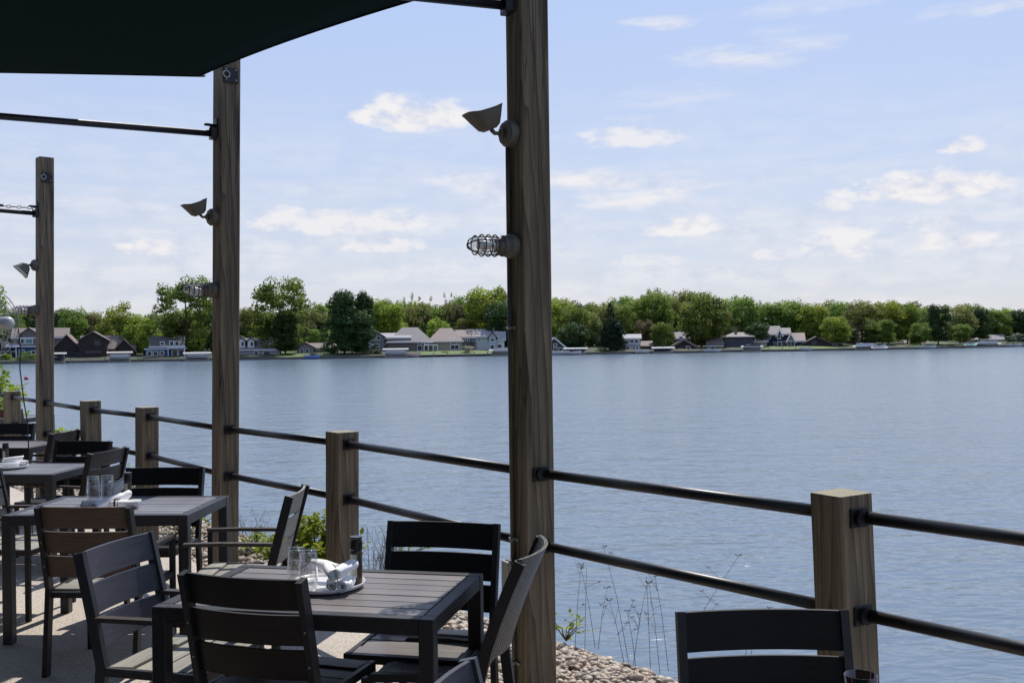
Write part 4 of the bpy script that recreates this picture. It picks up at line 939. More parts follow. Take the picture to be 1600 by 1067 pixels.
for i in range(len(posts) - 1):
    a, b = mid(i), mid(i + 1); d = (b - a).normalized()
    for z in (HR, .733):
        dz = (b - a).length
        A = Vector((a.x + d.x * .07, a.y + d.y * .07, z)); B = Vector((b.x - d.x * .05, b.y - d.y * .05, z))
        MB().tube([A, B], .0225, 14).build('rail', M['rail'], railing, True)
        # socket bracket flush on the face toward the viewer
        pk = POST.get(posts[i][4]); ph = pk[1] if pk else math.atan2(d.x, -d.y); tg = Vector((math.sin(ph), -math.cos(ph), 0))
        cc = pc(posts[i][4], z) if pk else Vector((a.x, a.y, 0)); q = Vector((cc.x, cc.y, z)) + tg * (PW / 2 + .005)
        MB().box(q, (.082, .010, .066), Matrix.Rotation(ph, 3, 'Z'), .002).tube([q, q + tg * .022], .029, 14).build('bracket', M['blackmetal'], railing)

def jar_lamp(px, py, pxp, label, flip=0):
    o, phi, c, h = POST[pxp]; inward = Vector((-math.cos(phi), -math.sin(phi), 0))   # local -X face
    z = zpix((c.x, c.y), py)
    c = pc(pxp, z); base = Vector((c.x, c.y, z)) + inward * (PW / 2 + .001)
    t = thing('jar_lamp', label, 'lamp', base, math.atan2(inward.y, inward.x), 'caged jar lamps on the tall posts'); t.scale = (1.12, 1, 1)
    # local +X points outwards
    MB().lathe([(0, 0), (.058, 0), (.058, .03), (.052, .042), (.05, .046), (.05, .062), (.045, .066), (.04, .085), (0, .085)], 24, axis='X').build('mount', M['lampgrey'], t)
    MB().lathe([(.036, .083), (.038, .10), (.038, .165), (.033, .19), (.02, .205), (0, .21), (0, .206), (.018, .2), (.03, .187), (.035, .165), (.035, .1), (.034, .083)], 20, axis='X').build('glass_jar', M['glass'], t, True)
    MB().lathe([(0, .09), (.014, .092), (.012, .11), (.022, .135), (.024, .15), (.016, .17), (0, .175)], 14, axis='X').build('bulb', M['plate'], t, True)
    cg = MB()
    for x in (.095, .125, .155, .185):
        rr_ = .05 if x < .18 else .044
        cg.tube([(x, rr_ * math.cos(a), rr_ * math.sin(a)) for a in np.linspace(0, 2 * math.pi, 25)], .0032, 6)
    for k in range(4):
        a = k * math.pi / 2 + .5; cy, cz = math.cos(a), math.sin(a)
        cg.tube([(.07, .05 * cy, .05 * cz), (.155, .05 * cy, .05 * cz), (.185, .044 * cy, .044 * cz), (.208, .028 * cy, .028 * cz), (.222, 0, 0)], .0032, 6)
    cg.build('wire_guard', M['rust'], t, True)
jar_lamp(770, 386, 832, 'nearest caged jar lamp, on the thick centre post')
jar_lamp(310, 454, 352, 'caged jar lamp on the second tall post in front of the tall tree')
jar_lamp(40, 485, 70, 'smallest caged jar lamp, on the left post beside the fan')
def flood(py, pxp, label, yaw=0, pitch=0, down=False):
    o, phi, c, h = POST[pxp]; inward = Vector((-math.cos(phi), -math.sin(phi), 0)); z = zpix((c.x, c.y), py)
    c = pc(pxp, z); base = Vector((c.x, c.y, z)) + inward * (PW / 2 + .001)
    t = thing('flood_lamp', label, 'lamp', base, math.atan2(inward.y, inward.x), 'flood lamps on the tall posts')
    MB().lathe([(0, 0), (.062, 0), (.062, .04), (.06, .043), (.056, .046), (.05, .056), (0, .06)], 24, axis='X').build('junction_box', M['lampgrey'], t)
    MB().lathe([(0, .06), (.022, .06), (.02, .075), (0, .08)], 12, axis='X').tube([(.07, 0, 0), (.10, 0, -.003), (.118, 0, .012)], .0105, 10).build('arm', M['lampgrey'], t, True)
    sh = MB(); rings = []
    # shade: narrow back near arm, flared wide mouth; axis points up-outwards (uplight) in local XZ
    prof_ = [(0, .020, .030), (.012, .034, .050), (.048, .050, .068), (.088, .062, .088), (.092, .064, .091)]
    vs = []; fs = []; n = 20
    for (s_, rx, rz) in prof_:
        for k in range(n):
            a = 2 * math.pi * k / n; cx_, sy_ = math.cos(a), math.sin(a)
            ex = abs(cx_) ** .55 * (1 if cx_ > 0 else -1); ey = abs(sy_) ** .55 * (1 if sy_ > 0 else -1)
            flare = s_ + .012 * (s_ / .1) * abs(cx_) ** 2 - .010 * (s_ / .1) * cx_
            vs.append(Vector((flare, ey * rx * 1.2, ex * rz)))
    for i in range(len(prof_) - 1):
        for k in range(n): fs.append((i * n + k, i * n + (k + 1) % n, (i + 1) * n + (k + 1) % n, (i + 1) * n + k))
    fs.append(tuple(range(n))); ang = R(-150) if not down else R(55)
    return t, sh, vs, fs
for py, pxp, lb, dn in ((212, 832, 'nearest flood lamp with flared shade high on the thick centre post', 0), (341, 352, 'flood lamp with angular shade on the second tall post', 0), (415, 70, 'smallest flood lamp, drooping on the left post', 1)):
    t, sh, vs, fs = flood(py, pxp, lb)
    if dn: rot = Matrix.Rotation(R(50), 3, 'Y'); offp = Vector((.11, 0, .0))
    else: rot = Matrix.Rotation(R(-66), 3, 'Y'); offp = Vector((.122, 0, .010))
    sh.add([rot @ v + offp for v in vs], fs); s = sh.build('shade', M['lampgrey'], t)
    g = MB(); ring = [rot @ v + offp - rot @ Vector((.004, 0, 0)) for v in vs[-20:]]; g.add(ring, [tuple(range(20))]); g.build('lens', M['pane'], t)

# conduit and outlet on the centre post
o3, phi3, c3, h3 = POST[832]; inw = Vector((-math.cos(phi3), -math.sin(phi3), 0)); tang = Vector((math.sin(phi3), -math.cos(phi3), 0))
t = thing('conduit', 'thin grey electrical conduit clipped down the left face of the centre post', 'conduit', (c3.x, c3.y, 0))
f0 = inw * (PW / 2 + .012) - tang * .045
MB().tube([f0 + Vector((0, 0, .66)), f0 + Vector((0, 0, zpix(c3, 402)))], .0105, 10).tube([f0 + Vector((0, 0, zpix(c3, 372))), f0 + Vector((0, 0, zpix(c3, 226)))], .0105, 10).tube([f0 + Vector((0, 0, .02)), f0 + Vector((0, 0, .5))], .0105, 10).build('pipe', M['lampgrey'], t, True)
for py in (512, 841, 1034):
    z = zpix(c3, py); MB().box(f0 + Vector((0, 0, z)) + inw * .0, (.03, .03, .014), Matrix.Rotation(phi3, 3, 'Z'), .003).box(f0 + Vector((0, 0, z)) + tang * .028 - inw * .008, (.03, .006, .014), Matrix.Rotation(phi3 + math.pi / 2, 3, 'Z')).build('clamp', M['galv'], t)
t = thing('outlet_box', 'grey weatherproof outlet box low on the centre post behind the wicker chair', 'outlet box', (c3.x, c3.y, .58))
MB().box(f0, (.05, .085, .15), Matrix.Rotation(phi3, 3, 'Z'), .006).build('box_body', M['lampgrey'], t)
MB().box(f0 + inw * .034, (.016, .08, .145), Matrix.Rotation(phi3, 3, 'Z'), .004).build('cover', M['galv'], t)

# cross bars from posts towards the building
def crossbar(pxp, pA, pB_, label, h=None):
    o, phi, c, _ = POST[pxp]; z = zpix(c, pA[1]); c = pc(pxp, z); A = atY(pA[0], pA[1], c.y); A.z = z
    Bq = at(pB_[0], pB_[1], z); d = (Vector((Bq.x, Bq.y, z)) - Vector((c.x, c.y, z))).normalized()
    S = Vector((c.x, c.y, z)) + d * .075; E = S + d * 6.5
    t = thing('cross_bar', label, 'cross bar', S, 0, 'black bars from the tall posts to the building')
    MB().tube([Vector((0, 0, 0)), d * 6.5], .0235, 12).build('bar', M['rail'], t, True)
    rot = Matrix.Rotation(math.atan2(d.y, d.x), 3, 'Z')
    MB().box(d * .02, (.05, .085, .08), rot, .004).build('bracket', M['blackmetal'], t)
    return d, z
dT3, zT3 = crossbar(832, (798, 12), (675, -3), 'black bar at the very top of the photo, meeting the centre post')
dT2, zT2 = crossbar(352, (336, 211), (0, 182), 'black bar running left from the second tall post below the shade sail')
dT1, zT1 = crossbar(70, (58, 335), (0, 329), 'black bar at the far left meeting the left post below a chain')
# eye bolts / plates
def plate(pxp, py, label, side=0, sz=.11):
    o, phi, c, _ = POST[pxp]; z = zpix(c, py); c = pc(pxp, z); t_ = Vector((math.sin(phi), -math.cos(phi), 0))
    t = thing('anchor_plate', label, 'bracket', Vector((c.x, c.y, z)) + t_ * (PW / 2 + .006), phi, 'sail anchor plates on tall posts')
    MB().box((0, 0, 0), (sz, .012, sz), None, .002).build('plate', M['blackmetal'], t)
    for sx_ in (-1, 1):
        for sz_ in (-1, 1): MB().lathe([(0, 0), (.009, 0), (.009, .008), (0, .008)], 6, (sx_ * sz * .34, 0, sz_ * sz * .34)).build('bolt', M['galv'], t)
    ring = MB().tube([(-sz * .1 + .024 * math.cos(a) - .03, -.02, .024 * math.sin(a)) for a in np.linspace(0, 6.283, 17)], .005, 6); ring.build('eye_ring', M['galv'], t)
    return z
zS2 = plate(352, 122, 'square black anchor plate near the top of the second tall post')
plate(70, 279, 'square black anchor plate near the top of the left post')
for pxp, py, lb in ((352, 199, 'small black eye bracket just above the bar on the second post'), (70, 324, 'small black eye bracket just above the bar on the left post')):
    o, phi, c, _ = POST[pxp]; inward = Vector((-math.cos(phi), -math.sin(phi), 0)); z = zpix(c, py); c = pc(pxp, z)
    t = thing('eye_bracket', lb, 'bracket', Vector((c.x, c.y, z)) + inward * (PW / 2 + .005), phi)
    MB().box((0, 0, 0), (.01, .06, .10), None, .002).build('back_plate', M['blackmetal'], t)
    MB().tube([(-.005, 0, 0), (-.06, 0, .002), (-.085, 0, -.0)], [.011, .011, .008], 8).tube([(-.03 + .016 * math.cos(a), 0, -.028 + .018 * math.sin(a)) for a in np.linspace(0, 6.283, 13)], .005, 6).build('hook', M['blackmetal'], t, True)
o, phi, c, _ = POST[70]; z = zpix(c, 325); S = Vector((c.x, c.y, z)) - Vector((.11, .02, 0))
t = thing('chain', 'thin chain and turnbuckle above the bar at the left post', 'chain', S)
mb = MB()
for k in range(7):
    x0 = -.02 - k * .042; ax = k % 2
    mb.tube([(x0 + .026 * math.cos(a), dT1.y * k * .04 + (.013 * math.sin(a) if ax else 0), (0 if ax else .013 * math.sin(a))) for a in np.linspace(0, 6.283, 11)], .0045, 5, False)
mb.build('links', M['blackmetal'], t)
MB().tube([dT1 * .30, dT1 * 3.5], .012, 6).build('cable', M['blackmetal'], t)

# ------------------------------------------------------------------ shade sail
c2 = POST[352][2]
SA = atY(311, 118.5, c2.y - .12); SB = atY(800, -45, c3.y - .1); SD = Vector((-8.5, SA.y - .05, SA.z + .08)); SC = Vector((-6.0, -.6, 4.3))
n = 36; vs = []
for i in range(n + 1):
    u = i / n
    for j in range(n + 1):
        v = j / n     # u from A-side to D-side ; v from far edge (A,D) to near edge (B,C)
        far = SA.lerp(SD, u); near = SB.lerp(SC, u); p = far.lerp(near, v)
        e_right = (1 - u) ** 3 * 4 * v * (1 - v)      # concave right edge
        e_far = (1 - v) ** 3 * 4 * u * (1 - u); e_near = v ** 3 * 4 * u * (1 - u); e_left = u ** 3 * 4 * v * (1 - v)
        p = p + Vector((-.07, -.04, 0)) * e_right + Vector((0, -.22, -.02)) * e_far + Vector((0, .3, 0)) * e_near + Vector((.3, 0, 0)) * e_left
        p.z += -.10 * 16 * u * (1 - u) * v * (1 - v)
        vs.append(p)
fs = [(i * (n + 1) + j, (i + 1) * (n + 1) + j, (i + 1) * (n + 1) + j + 1, i * (n + 1) + j + 1) for i in range(n) for j in range(n)]
sail = thing('shade_sail', 'dark green shade sail stretched over the tables at the top left', 'shade sail', SA)
me = bpy.data.meshes.new('cloth'); me.from_pydata([tuple(v - SA) for v in vs], [], fs); o = link('cloth', me, M['sail'], sail, True)
md = o.modifiers.new('thick', 'SOLIDIFY'); md.thickness = .004
hem = MB().tube([vs[j] - SA + Vector((.0, 0, 0)) for j in range(n + 1)], .011, 6).tube([vs[i * (n + 1)] - SA for i in range(n + 1)], .011, 6); hem.build('hem', M['sail'], sail, True)
tb = MB(); E = Vector((c2.x - .10, c2.y - .06, zS2)) - SA
for k in range(6):
    q = E * (k + .5) / 6; tb.tube([q + E.normalized() * .016 * math.cos(a) + Vector((0, .008, 0)) * math.sin(a) * (k % 2) + Vector((0, 0, .008)) * math.sin(a) * (1 - k % 2) for a in np.linspace(0, 6.283, 11)], .0035, 5, False)
tb.build('turnbuckle', M['galv'], sail)

# unseen second sail and post, added over the camera to cut sky fill
q4 = Vector((posts[-1][1] + d01.x, posts[-1][2] + d01.y)); me = post_mesh(3.9, PW, 0); o = link('timber_post', me); o.location = (q4.x, q4.y, 0); o.rotation_euler = (0, 0, R(30))
tag(o, 'tall timber post out of frame to the right, added to carry the second sail', 'post', 'tall timber posts holding the shade sail')
PA = Vector((c3.x - .05, c3.y - .25, 3.62)); PB = Vector((q4.x - .2, q4.y - .05, 3.6)); inn = Vector((N.x, N.y, 0)) * -6.2
PD = PA + inn + Vector((0, 0, .5)); PC = PB + inn + Vector((0, 0, .5)); vs = []; n = 16
for i in range(n + 1):
    for j in range(n + 1):
        u, v = i / n, j / n; p = PA.lerp(PB, u).lerp(PD.lerp(PC, u), v); p.z -= .12 * 16 * u * (1 - u) * v * (1 - v)
        p += Vector((N.x, N.y, 0)) * -.3 * (1 - v) ** 3 * 4 * u * (1 - u); vs.append(p - PA)
blocker_sail = thing('shade_sail', 'second dark shade sail added above the frame to cut the sky fill', 'shade sail', PA)
me = bpy.data.meshes.new('cloth'); me.from_pydata([tuple(v) for v in vs], [], [(i * (n + 1) + j, (i + 1) * (n + 1) + j, (i + 1) * (n + 1) + j + 1, i * (n + 1) + j + 1) for i in range(n) for j in range(n)])
link('cloth', me, M['sail'], blocker_sail, True)
# restaurant the cross bars run back to, behind the camera
bd = thing('restaurant_building', 'dark sided restaurant behind the patio that the cross bars are fixed to', 'building', rl(LEN / 2, -7.0), math.atan2(U.y, U.x))
Lb = LEN + 10
sg = -1 if (Matrix.Rotation(math.atan2(U.y, U.x), 3, 'Z') @ Vector((0, 1, 0))).dot(Vector((N.x, N.y, 0))) > 0 else 1
MB().box((0, sg * 4, 2.4), (Lb, 8, 4.8)).build('wall', M['wall_dark'], bd)
MB().box((0, sg * 3.6, 4.9), (Lb + 1, 9.2, .2)).build('roof', M['roof_dark'], bd)
for k in range(6):
    x_ = -Lb / 2 + Lb * (k + .5) / 6
    f = MB().box((x_, -sg * .02, 1.6), (1.7, .12, 1.5)).build('window', M['wall_taupe'], bd); MB().box((x_, -sg * .07, 1.6), (1.5, .06, 1.3)).build('pane', M['pane'], f)

# ------------------------------------------------------------------ tables
def make_table(label, ctr, ang, L_=1.08, W_=.72, H=.735, mat='frame', group='slatted patio tables'):
    t = thing('patio_table', label, 'table', (ctr[0], ctr[1], 0), ang, group); fm = M[mat]; e = .055
    for sx_ in (-1, 1):
        for sy_ in (-1, 1): MB().box((sx_ * (L_ / 2 - e / 2), sy_ * (W_ / 2 - e / 2), (H - .001) / 2), (e, e, H - .001), None, .003).build('leg', fm, t)
    for sy_ in (-1, 1): MB().box((0, sy_ * (W_ / 2 - e / 2 + .001), H - .03), (L_ - 2 * e, e - .006, .058), None, .003).build('long_rail', fm, t)
    for sx_ in (-1, 1): MB().box((sx_ * (L_ / 2 - e / 2 + .001), 0, H - .03), (e - .006, W_ - 2 * e, .058), None, .003).build('end_rail', fm, t)
    ns_ = 7; wd = (W_ - 2 * e) / ns_; me = MB().box((0, 0, 0), (L_ - 2 * e - .006, wd - .006, .018), None, .0015).mesh('slat'); me.materials.append(M['tslat_cool' if mat == 'frame2' else 'tslat'])
    for k in range(ns_):
        o = bpy.data.objects.new('slat', me); C.objects.link(o); o.parent = t; o.location = (0, -W_ / 2 + e + wd * (k + .5), H - .0115 + random.uniform(-.0008, .0008))
    MB().box((0, 0, H - .05), (L_ - 2 * e, .04, .025)).build('brace', fm, t)
    return t
A1 = R(-12.3)
T1c = (-.735, 4.00); T2c = (-2.36, 6.15); T3c = (-3.94, 8.05); T4c = (-5.06, 10.05); T5c = (-6.93, 13.9); T6c = (.80, 2.16)
make_table('nearest slatted table, holding a round tray, stacked glasses and a pepper mill', T1c, A1)
make_table('second table back, with crossed white napkin rolls on its tray', T2c, R(-3), mat='frame2')
make_table('third table back at the left edge, with a tray and napkins', T3c, R(-6), mat='frame2')
make_table('fourth table back, half cut off by the left edge beneath the left post', T4c, R(-6))
make_table('farthest small table at the left edge beside the last railing post', T5c, R(-6))
make_table('table mostly below the frame at lower right, next to the black chair', T6c, R(-8))

# ------------------------------------------------------------------ chairs
SCREW = MB().lathe([(0, 0), (.0048, 0), (.004, .002), (0, .0022)], 8).mesh('screw'); SCREW.materials.append(M['galv'])
def chair(label, back_mid, facing, slat='cslat', frame='frame', arms=True, width=.50, lean=12, name='slatted_chair', group='slatted patio chairs', top=.88, curve=.025, seatcol=None):
    f = Vector((facing[0], facing[1])).normalized(); org = Vector((back_mid[0], back_mid[1])) + f * .31
    t = thing(name, label, 'chair', (org.x, org.y, 0), math.atan2(-f.x, f.y), group); fm = M[frame]; hw = width / 2; sh = .44
    ly = lambda z: -.20 - (z - sh) * math.tan(R(lean)) if z > sh else -.20 - (sh - z) * .10
    for s in (-1, 1):
        pts = [(s * (hw - .0125), ly(0), 0), (s * (hw - .0125), ly(sh), sh), (s * (hw - .0125), ly(.62), .62), (s * (hw - .0125), ly(top) - .006, top)]
        MB().bar(pts, .025, .045, (1, 0, 0)).build('back_leg', fm, t)
        x = s * (hw - .0125)
        ftop = .615 if arms else sh
        MB().box((x, .235, ftop / 2), (.027, .03, ftop), None, .002).build('front_leg', fm, t)
        MB().box((x, .02, sh - .018), (.023, .42, .034), None, .002).build('side_rail', fm, t)
        if arms: MB().bar([(x, ly(.62) + .01, .625), (x, .05, .63), (x, .25, .628)], .038, .018, (1, 0, 0)).build('armrest', M['cslat'], t)
    MB().box((0, .235, sh - .02), (width - .055, .025, .035), None, .002).build('front_rail', fm, t)
    MB().box((0, ly(sh) , sh - .03), (width - .055, .025, .03), None, .002).build('rear_rail', fm, t)
    zt = top; hs = .112; gp = .018
    for k in range(3):
        z1 = zt - k * (hs + gp); z0 = z1 - hs; n_ = 8; vs = []; fs = []
        for i in range(n_ + 1):
            u = -1 + 2 * i / n_; x = u * (hw - .026); cv = -curve * (1 - u * u)
            for (z, dy) in ((z0, -.007), (z1, -.007), (z1, .007), (z0, .007)): vs.append((x, ly(z) + cv + dy, z))
        for i in range(n_):
            for q in range(4): fs.append((i * 4 + q, i * 4 + (q + 1) % 4, (i + 1) * 4 + (q + 1) % 4, (i + 1) * 4 + q))
        fs += [(3, 2, 1, 0), tuple(n_ * 4 + q for q in range(4))]
        o = MB().add(vs, fs).build('back_slat', M[slat], t); smooth_angle(o, 40)
    for s in (-1, 1):
        for k in range(3):
            z = zt - hs / 2 - k * (hs + gp); q = bpy.data.objects.new('screw', SCREW); C.objects.link(q); q.parent = t
            q.location = (s * (hw - .0125), ly(z) - .0235, z); q.rotation_euler = (R(90 + lean), 0, 0)
    n_s = 4; d_ = (.43) / n_s
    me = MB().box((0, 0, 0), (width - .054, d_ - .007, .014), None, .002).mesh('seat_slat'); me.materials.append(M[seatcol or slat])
    for k in range(n_s):
        o = bpy.data.objects.new('seat_slat', me); C.objects.link(o); o.parent = t; y = -.185 + d_ * (k + .5)
        o.location = (0, y, sh - .004 - .010 * math.sin(math.pi * (k + .5) / n_s)); o.rotation_euler = (R(3 if k < 2 else -2), 0, 0)
    return t
u1 = Vector((math.cos(A1), math.sin(A1))); 
chair('dark slatted chair seen from behind at the near side of the nearest table', (-.965, 3.585), (.31, .95), 'cslat_espresso', arms=False, curve=.03)
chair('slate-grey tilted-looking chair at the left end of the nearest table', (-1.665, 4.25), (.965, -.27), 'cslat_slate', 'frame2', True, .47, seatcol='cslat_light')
chair('black-backed chair at the far side of the nearest table, facing the camera', (-.315, 4.62), (-.23, -.97), 'cslat_dark', arms=False, seatcol='tslat', width=.52)
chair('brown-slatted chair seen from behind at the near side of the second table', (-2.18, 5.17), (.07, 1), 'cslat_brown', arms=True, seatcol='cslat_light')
chair('black-backed chair at the far side of the second table, facing the camera', (-2.30, 6.78), (-.05, -1), 'cslat_dark', arms=False, width=.52)
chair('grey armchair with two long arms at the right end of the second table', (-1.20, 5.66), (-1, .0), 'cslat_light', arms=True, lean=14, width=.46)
chair('black chair at the lower right corner of the photo, facing the camera', (.735, 3.07), (0, -1), 'cslat_dark', arms=False, width=.51)
chair('slate chair whose back corner pokes in at the bottom edge below the nearest table', (-.19, 2.42), (.97, -.25), 'cslat_slate', 'frame2', True, .47)
chair('grey chair at the right end of the third table, its back leaning right', (-3.12, 7.92), (-.98, .2), 'cslat', arms=True)
chair('black chair at the far side of the third table, facing the camera', (-3.65, 8.72), (-.2, -.98), 'cslat_dark', arms=False, width=.52)
chair('chair at the right end of the fourth table in front of the left post', (-4.22, 9.68), (-1, .1), 'cslat', arms=True)
chair('black chair beyond the fourth table at the left edge, with one lit gap', (-5.28, 10.78), (-.1, -1), 'cslat_dark', arms=False, width=.54)
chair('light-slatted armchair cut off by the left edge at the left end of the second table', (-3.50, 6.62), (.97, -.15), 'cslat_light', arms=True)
chair('chair at the left end of the third table, at the left edge of the photo', (-4.95, 8.35), (.98, -.1), 'cslat', arms=True)
chair('reddish-brown chair at the farthest table on the left edge', (-6.55, 13.15), (.1, 1), 'cslat_red', arms=False)
chair('chair at the near side of the fourth table at the left edge', (-5.1, 9.25), (.05, 1), 'cslat', arms=True)

# wicker chair
def wicker_chair(label, back_mid, facing):
    f = Vector((facing[0], facing[1])).normalized(); org = Vector((back_mid[0], back_mid[1])) + f * .34; width = .50; hw = width / 2; sh = .43; top = .88
    t = thing('wicker_chair', label, 'chair', (org.x, org.y, 0), math.atan2(-f.x, f.y))
    ly = lambda z: -.19 - (.16 * ((z - sh) / .45) ** 1.3 if z > sh else (sh - z) * .12)
    for s in (-1, 1):
        x = s * (hw - .014); zs = [0, .22, sh, .55, .66, .78, top]
        MB().bar([(x, ly(z), z) for z in zs], .028, .042, (1, 0, 0)).build('back_leg', M['frame'], t)
        MB().box((x, .25, sh / 2), (.028, .03, sh), None, .002).build('front_leg', M['frame'], t)
        MB().bar([(x, .262 , sh - .035), (x, .22, sh + .004), (x, .05, sh + .008), (x, -.19, sh - .01)], .03, .03, (1, 0, 0)).build('side_rail', M['frame'], t)
    def sheet(fn, nu, nv, th, mt, name):
        vs = []; fs = []
        for k in (0, 1):
            for i in range(nu + 1):
                for j in range(nv + 1): vs.append(fn(i / nu, j / nv, k * th))
        m_ = (nu + 1) * (nv + 1)
        for i in range(nu):
            for j in range(nv):
                a = i * (nv + 1) + j; fs.append((a, a + 1, a + nv + 2, a + nv + 1)); fs.append((a + m_, a + nv + 1 + m_, a + nv + 2 + m_, a + 1 + m_))
        for i in range(nu):
            a = i * (nv + 1); fs.append((a, a + nv + 1, a + nv + 1 + m_, a + m_)); a += nv; fs.append((a, a + m_, a + nv + 1 + m_, a + nv + 1))
        for j in range(nv):
            fs.append((j, j + m_, j + 1 + m_, j + 1)); a = nu * (nv + 1) + j; fs.append((a, a + 1, a + 1 + m_, a + m_))
        return MB().add(vs, fs).build(name, mt, t, False)
    def back(u, v, o):
        x = (u * 2 - 1) * (hw - .015); z = .50 + v * (top + .012 - .50); return Vector((x, ly(z) - .055 * (1 - (u * 2 - 1) ** 2) + o, z))
    b = sheet(back, 14, 14, .016, M['wicker'], 'woven_back')
    def seat(u, v, o):
        x = (u * 2 - 1) * (hw - .02); y = -.18 + v * .45; return Vector((x, y, sh + .006 - .02 * math.sin(math.pi * u) * math.sin(math.pi * v) - (max(0, v - .9) * .5) - o))
    s = sheet(seat, 14, 14, .014, M['wicker'], 'woven_seat')
    return t
wicker_chair('dark wicker chair leaning against the view of the centre post, right end of nearest table', (.055, 3.99), (-.982, .19))

# ------------------------------------------------------------------ things on tables
def tumbler_mesh():
    h = .088; return MB().lathe([(0, 0), (.031, 0), (.033, .004), (.036, h), (.0335, h), (.0305, .012), (0, .011)], 28).mesh('tumbler')
TM = tumbler_mesh(); TM.materials.append(M['glass'])
for p in TM.polygons: p.use_smooth = True
def tumbler(x, y, z, label, group=None, up=False, s=1.0):
    o = bpy.data.objects.new('drinking_glass', TM); C.objects.link(o); o.location = (x, y, z + (0 if up else .088 * s)); o.scale = (s, s, s); o.rotation_euler = (0 if up else math.pi, 0, random.uniform(0, 6))
    return tag(o, label, 'drinking glass', group)
def tray(ctr, z, label, r_=.155):
    o = MB().lathe([(0, 0), (r_ * .86, 0), (r_ * .97, .008), (r_, .02), (r_ - .004, .0205), (r_ * .94, .010), (r_ * .85, .0045), (0, .0045)], 48).build('serving_tray', M['plate'], None, True)
    o.location = (ctr[0], ctr[1], z); return tag(o, label, 'tray')
def mill(x, y, z, label, s=1.0):
    t = thing('pepper_mill', label, 'pepper mill', (x, y, z))
    MB().lathe([(0, 0), (.022, 0), (.023, .004), (.022, .012), (.0235, .02), (.0235, .125), (.021, .135), (0, .135)], 24).build('jar', M['pepper'], t, True)
    MB().lathe([(.0, .133), (.024, .133), (.0255, .138), (.0255, .168), (.023, .171), (.023, .176), (.0255, .18), (.0245, .186), (0, .186)], 24).build('cap', M['cap'], t)
    vs = []; n_ = 10; a0, a1 = R(-150), R(-75)
    for i in range(n_ + 1):
        a = a0 + (a1 - a0) * i / n_
        for zz_ in (.028, .118): vs.append((.0240 * math.cos(a), .0240 * math.sin(a), zz_))
    MB().add(vs, [(i * 2, i * 2 + 2, i * 2 + 3, i * 2 + 1) for i in range(n_)]).build('paper_label', M['label'], t, True)
    t.scale = (s, s, s); return t
def napkin(p, d, ln, r_, label, stripe=False, curl=0, group='rolled white napkins'):
    d = Vector(d).normalized(); a = Vector((0, 0, 1)); X = d.cross(a).normalized(); Y = X.cross(d)
    vs = []; fs = []; nt_ = 40; nl = 10; turns = 2.1
    rnd = random.Random(hash(label) % 1000 if False else len(label))
    for j in range(nl + 1):
        v = j / nl; bul = 1 + .12 * math.sin(v * 3.1 * 1.0) + .05 * math.sin(v * 9 + len(label))
        for i in range(nt_ + 1):
            u = i / nt_; an = u * turns * 2 * math.pi; rr_ = r_ * (.38 + .62 * u) * bul * (1 + .07 * math.sin(an * 3 + v * 4 + len(label)))
            vs.append(Vector(p) + d * ((v - .5) * ln + .006 * math.sin(an)) + X * rr_ * math.cos(an) + Y * rr_ * math.sin(an) * .9)
    for j in range(nl):
        for i in range(nt_): fs.append((j * (nt_ + 1) + i, (j + 1) * (nt_ + 1) + i, (j + 1) * (nt_ + 1) + i + 1, j * (nt_ + 1) + i + 1))
    t = thing('napkin_roll', label, 'napkin', p, 0, group)
    o = MB().add([v - Vector(p) for v in vs], fs).build('cloth', M['linen'], t, True)
    md = o.modifiers.new('thick', 'SOLIDIFY'); md.thickness = .0022
    if stripe:
        for k in (-.32, -.22):
            vs = []; n_ = 24
            for i in range(n_):
                an = i / n_ * 2 * math.pi
                for e in (-.5, .5): vs.append(d * (k * ln + e * (.012 if k < -.3 else .005)) + X * r_ * 1.16 * math.cos(an) + Y * r_ * 1.07 * math.sin(an))
            MB().add(vs, [(i * 2, i * 2 + 1, (i * 2 + 3) % (2 * n_), (i * 2 + 2) % (2 * n_)) for i in range(n_)]).build('stripe', M['stripe'], t, True)
    return t
TZ = .7365
c = at(509, 912, TZ + .01); tray((c.x, c.y), TZ, 'round pale tray on the nearest table'); tz = TZ + .005
def on(px, py, z=tz): q = at(px, py, z); return q.x, q.y
x, y = on(463, 909); tumbler(x, y, tz, 'lower glass of the left stack on the nearest tray'); tumbler(x + .001, y, tz + .052, 'upper glass of the left stack on the nearest tray')
x, y = on(482, 917); tumbler(x, y, tz, 'lower glass of the front stack on the nearest tray', s=1.05); tumbler(x, y, tz + .054, 'upper glass of the front stack on the nearest tray', s=1.05)
x, y = on(557, 911); mill(x, y, tz, 'pepper mill with cream label on the nearest tray', 1.0)
x, y = on(511, 917, tz + .02); napkin((x + .01, y + .055, tz + .027), (-.12, 1, .02), .12, .0235, 'bottom left napkin roll on the nearest tray')
x, y = on(537, 918, tz + .02); napkin((x, y + .05, tz + .028), (.10, 1, .0), .12, .0255, 'bottom right napkin roll on the nearest tray')
x, y = on(512, 917, tz + .02); napkin((x - .002, y + .06, tz + .072), (-.38, 1, .10), .13, .0245, 'upper left napkin roll on the nearest tray')
x, y = on(534, 917, tz + .02); napkin((x + .0, y + .05, tz + .078), (.5, 1, .16), .12, .0265, 'upper right napkin roll on the nearest tray, open end showing')
x, y = on(498, 905, tz + .02); napkin((x + .02, y + .06, tz + .06), (-1, .5, .12), .13, .025, 'napkin roll lying crosswise at the back of the nearest tray')
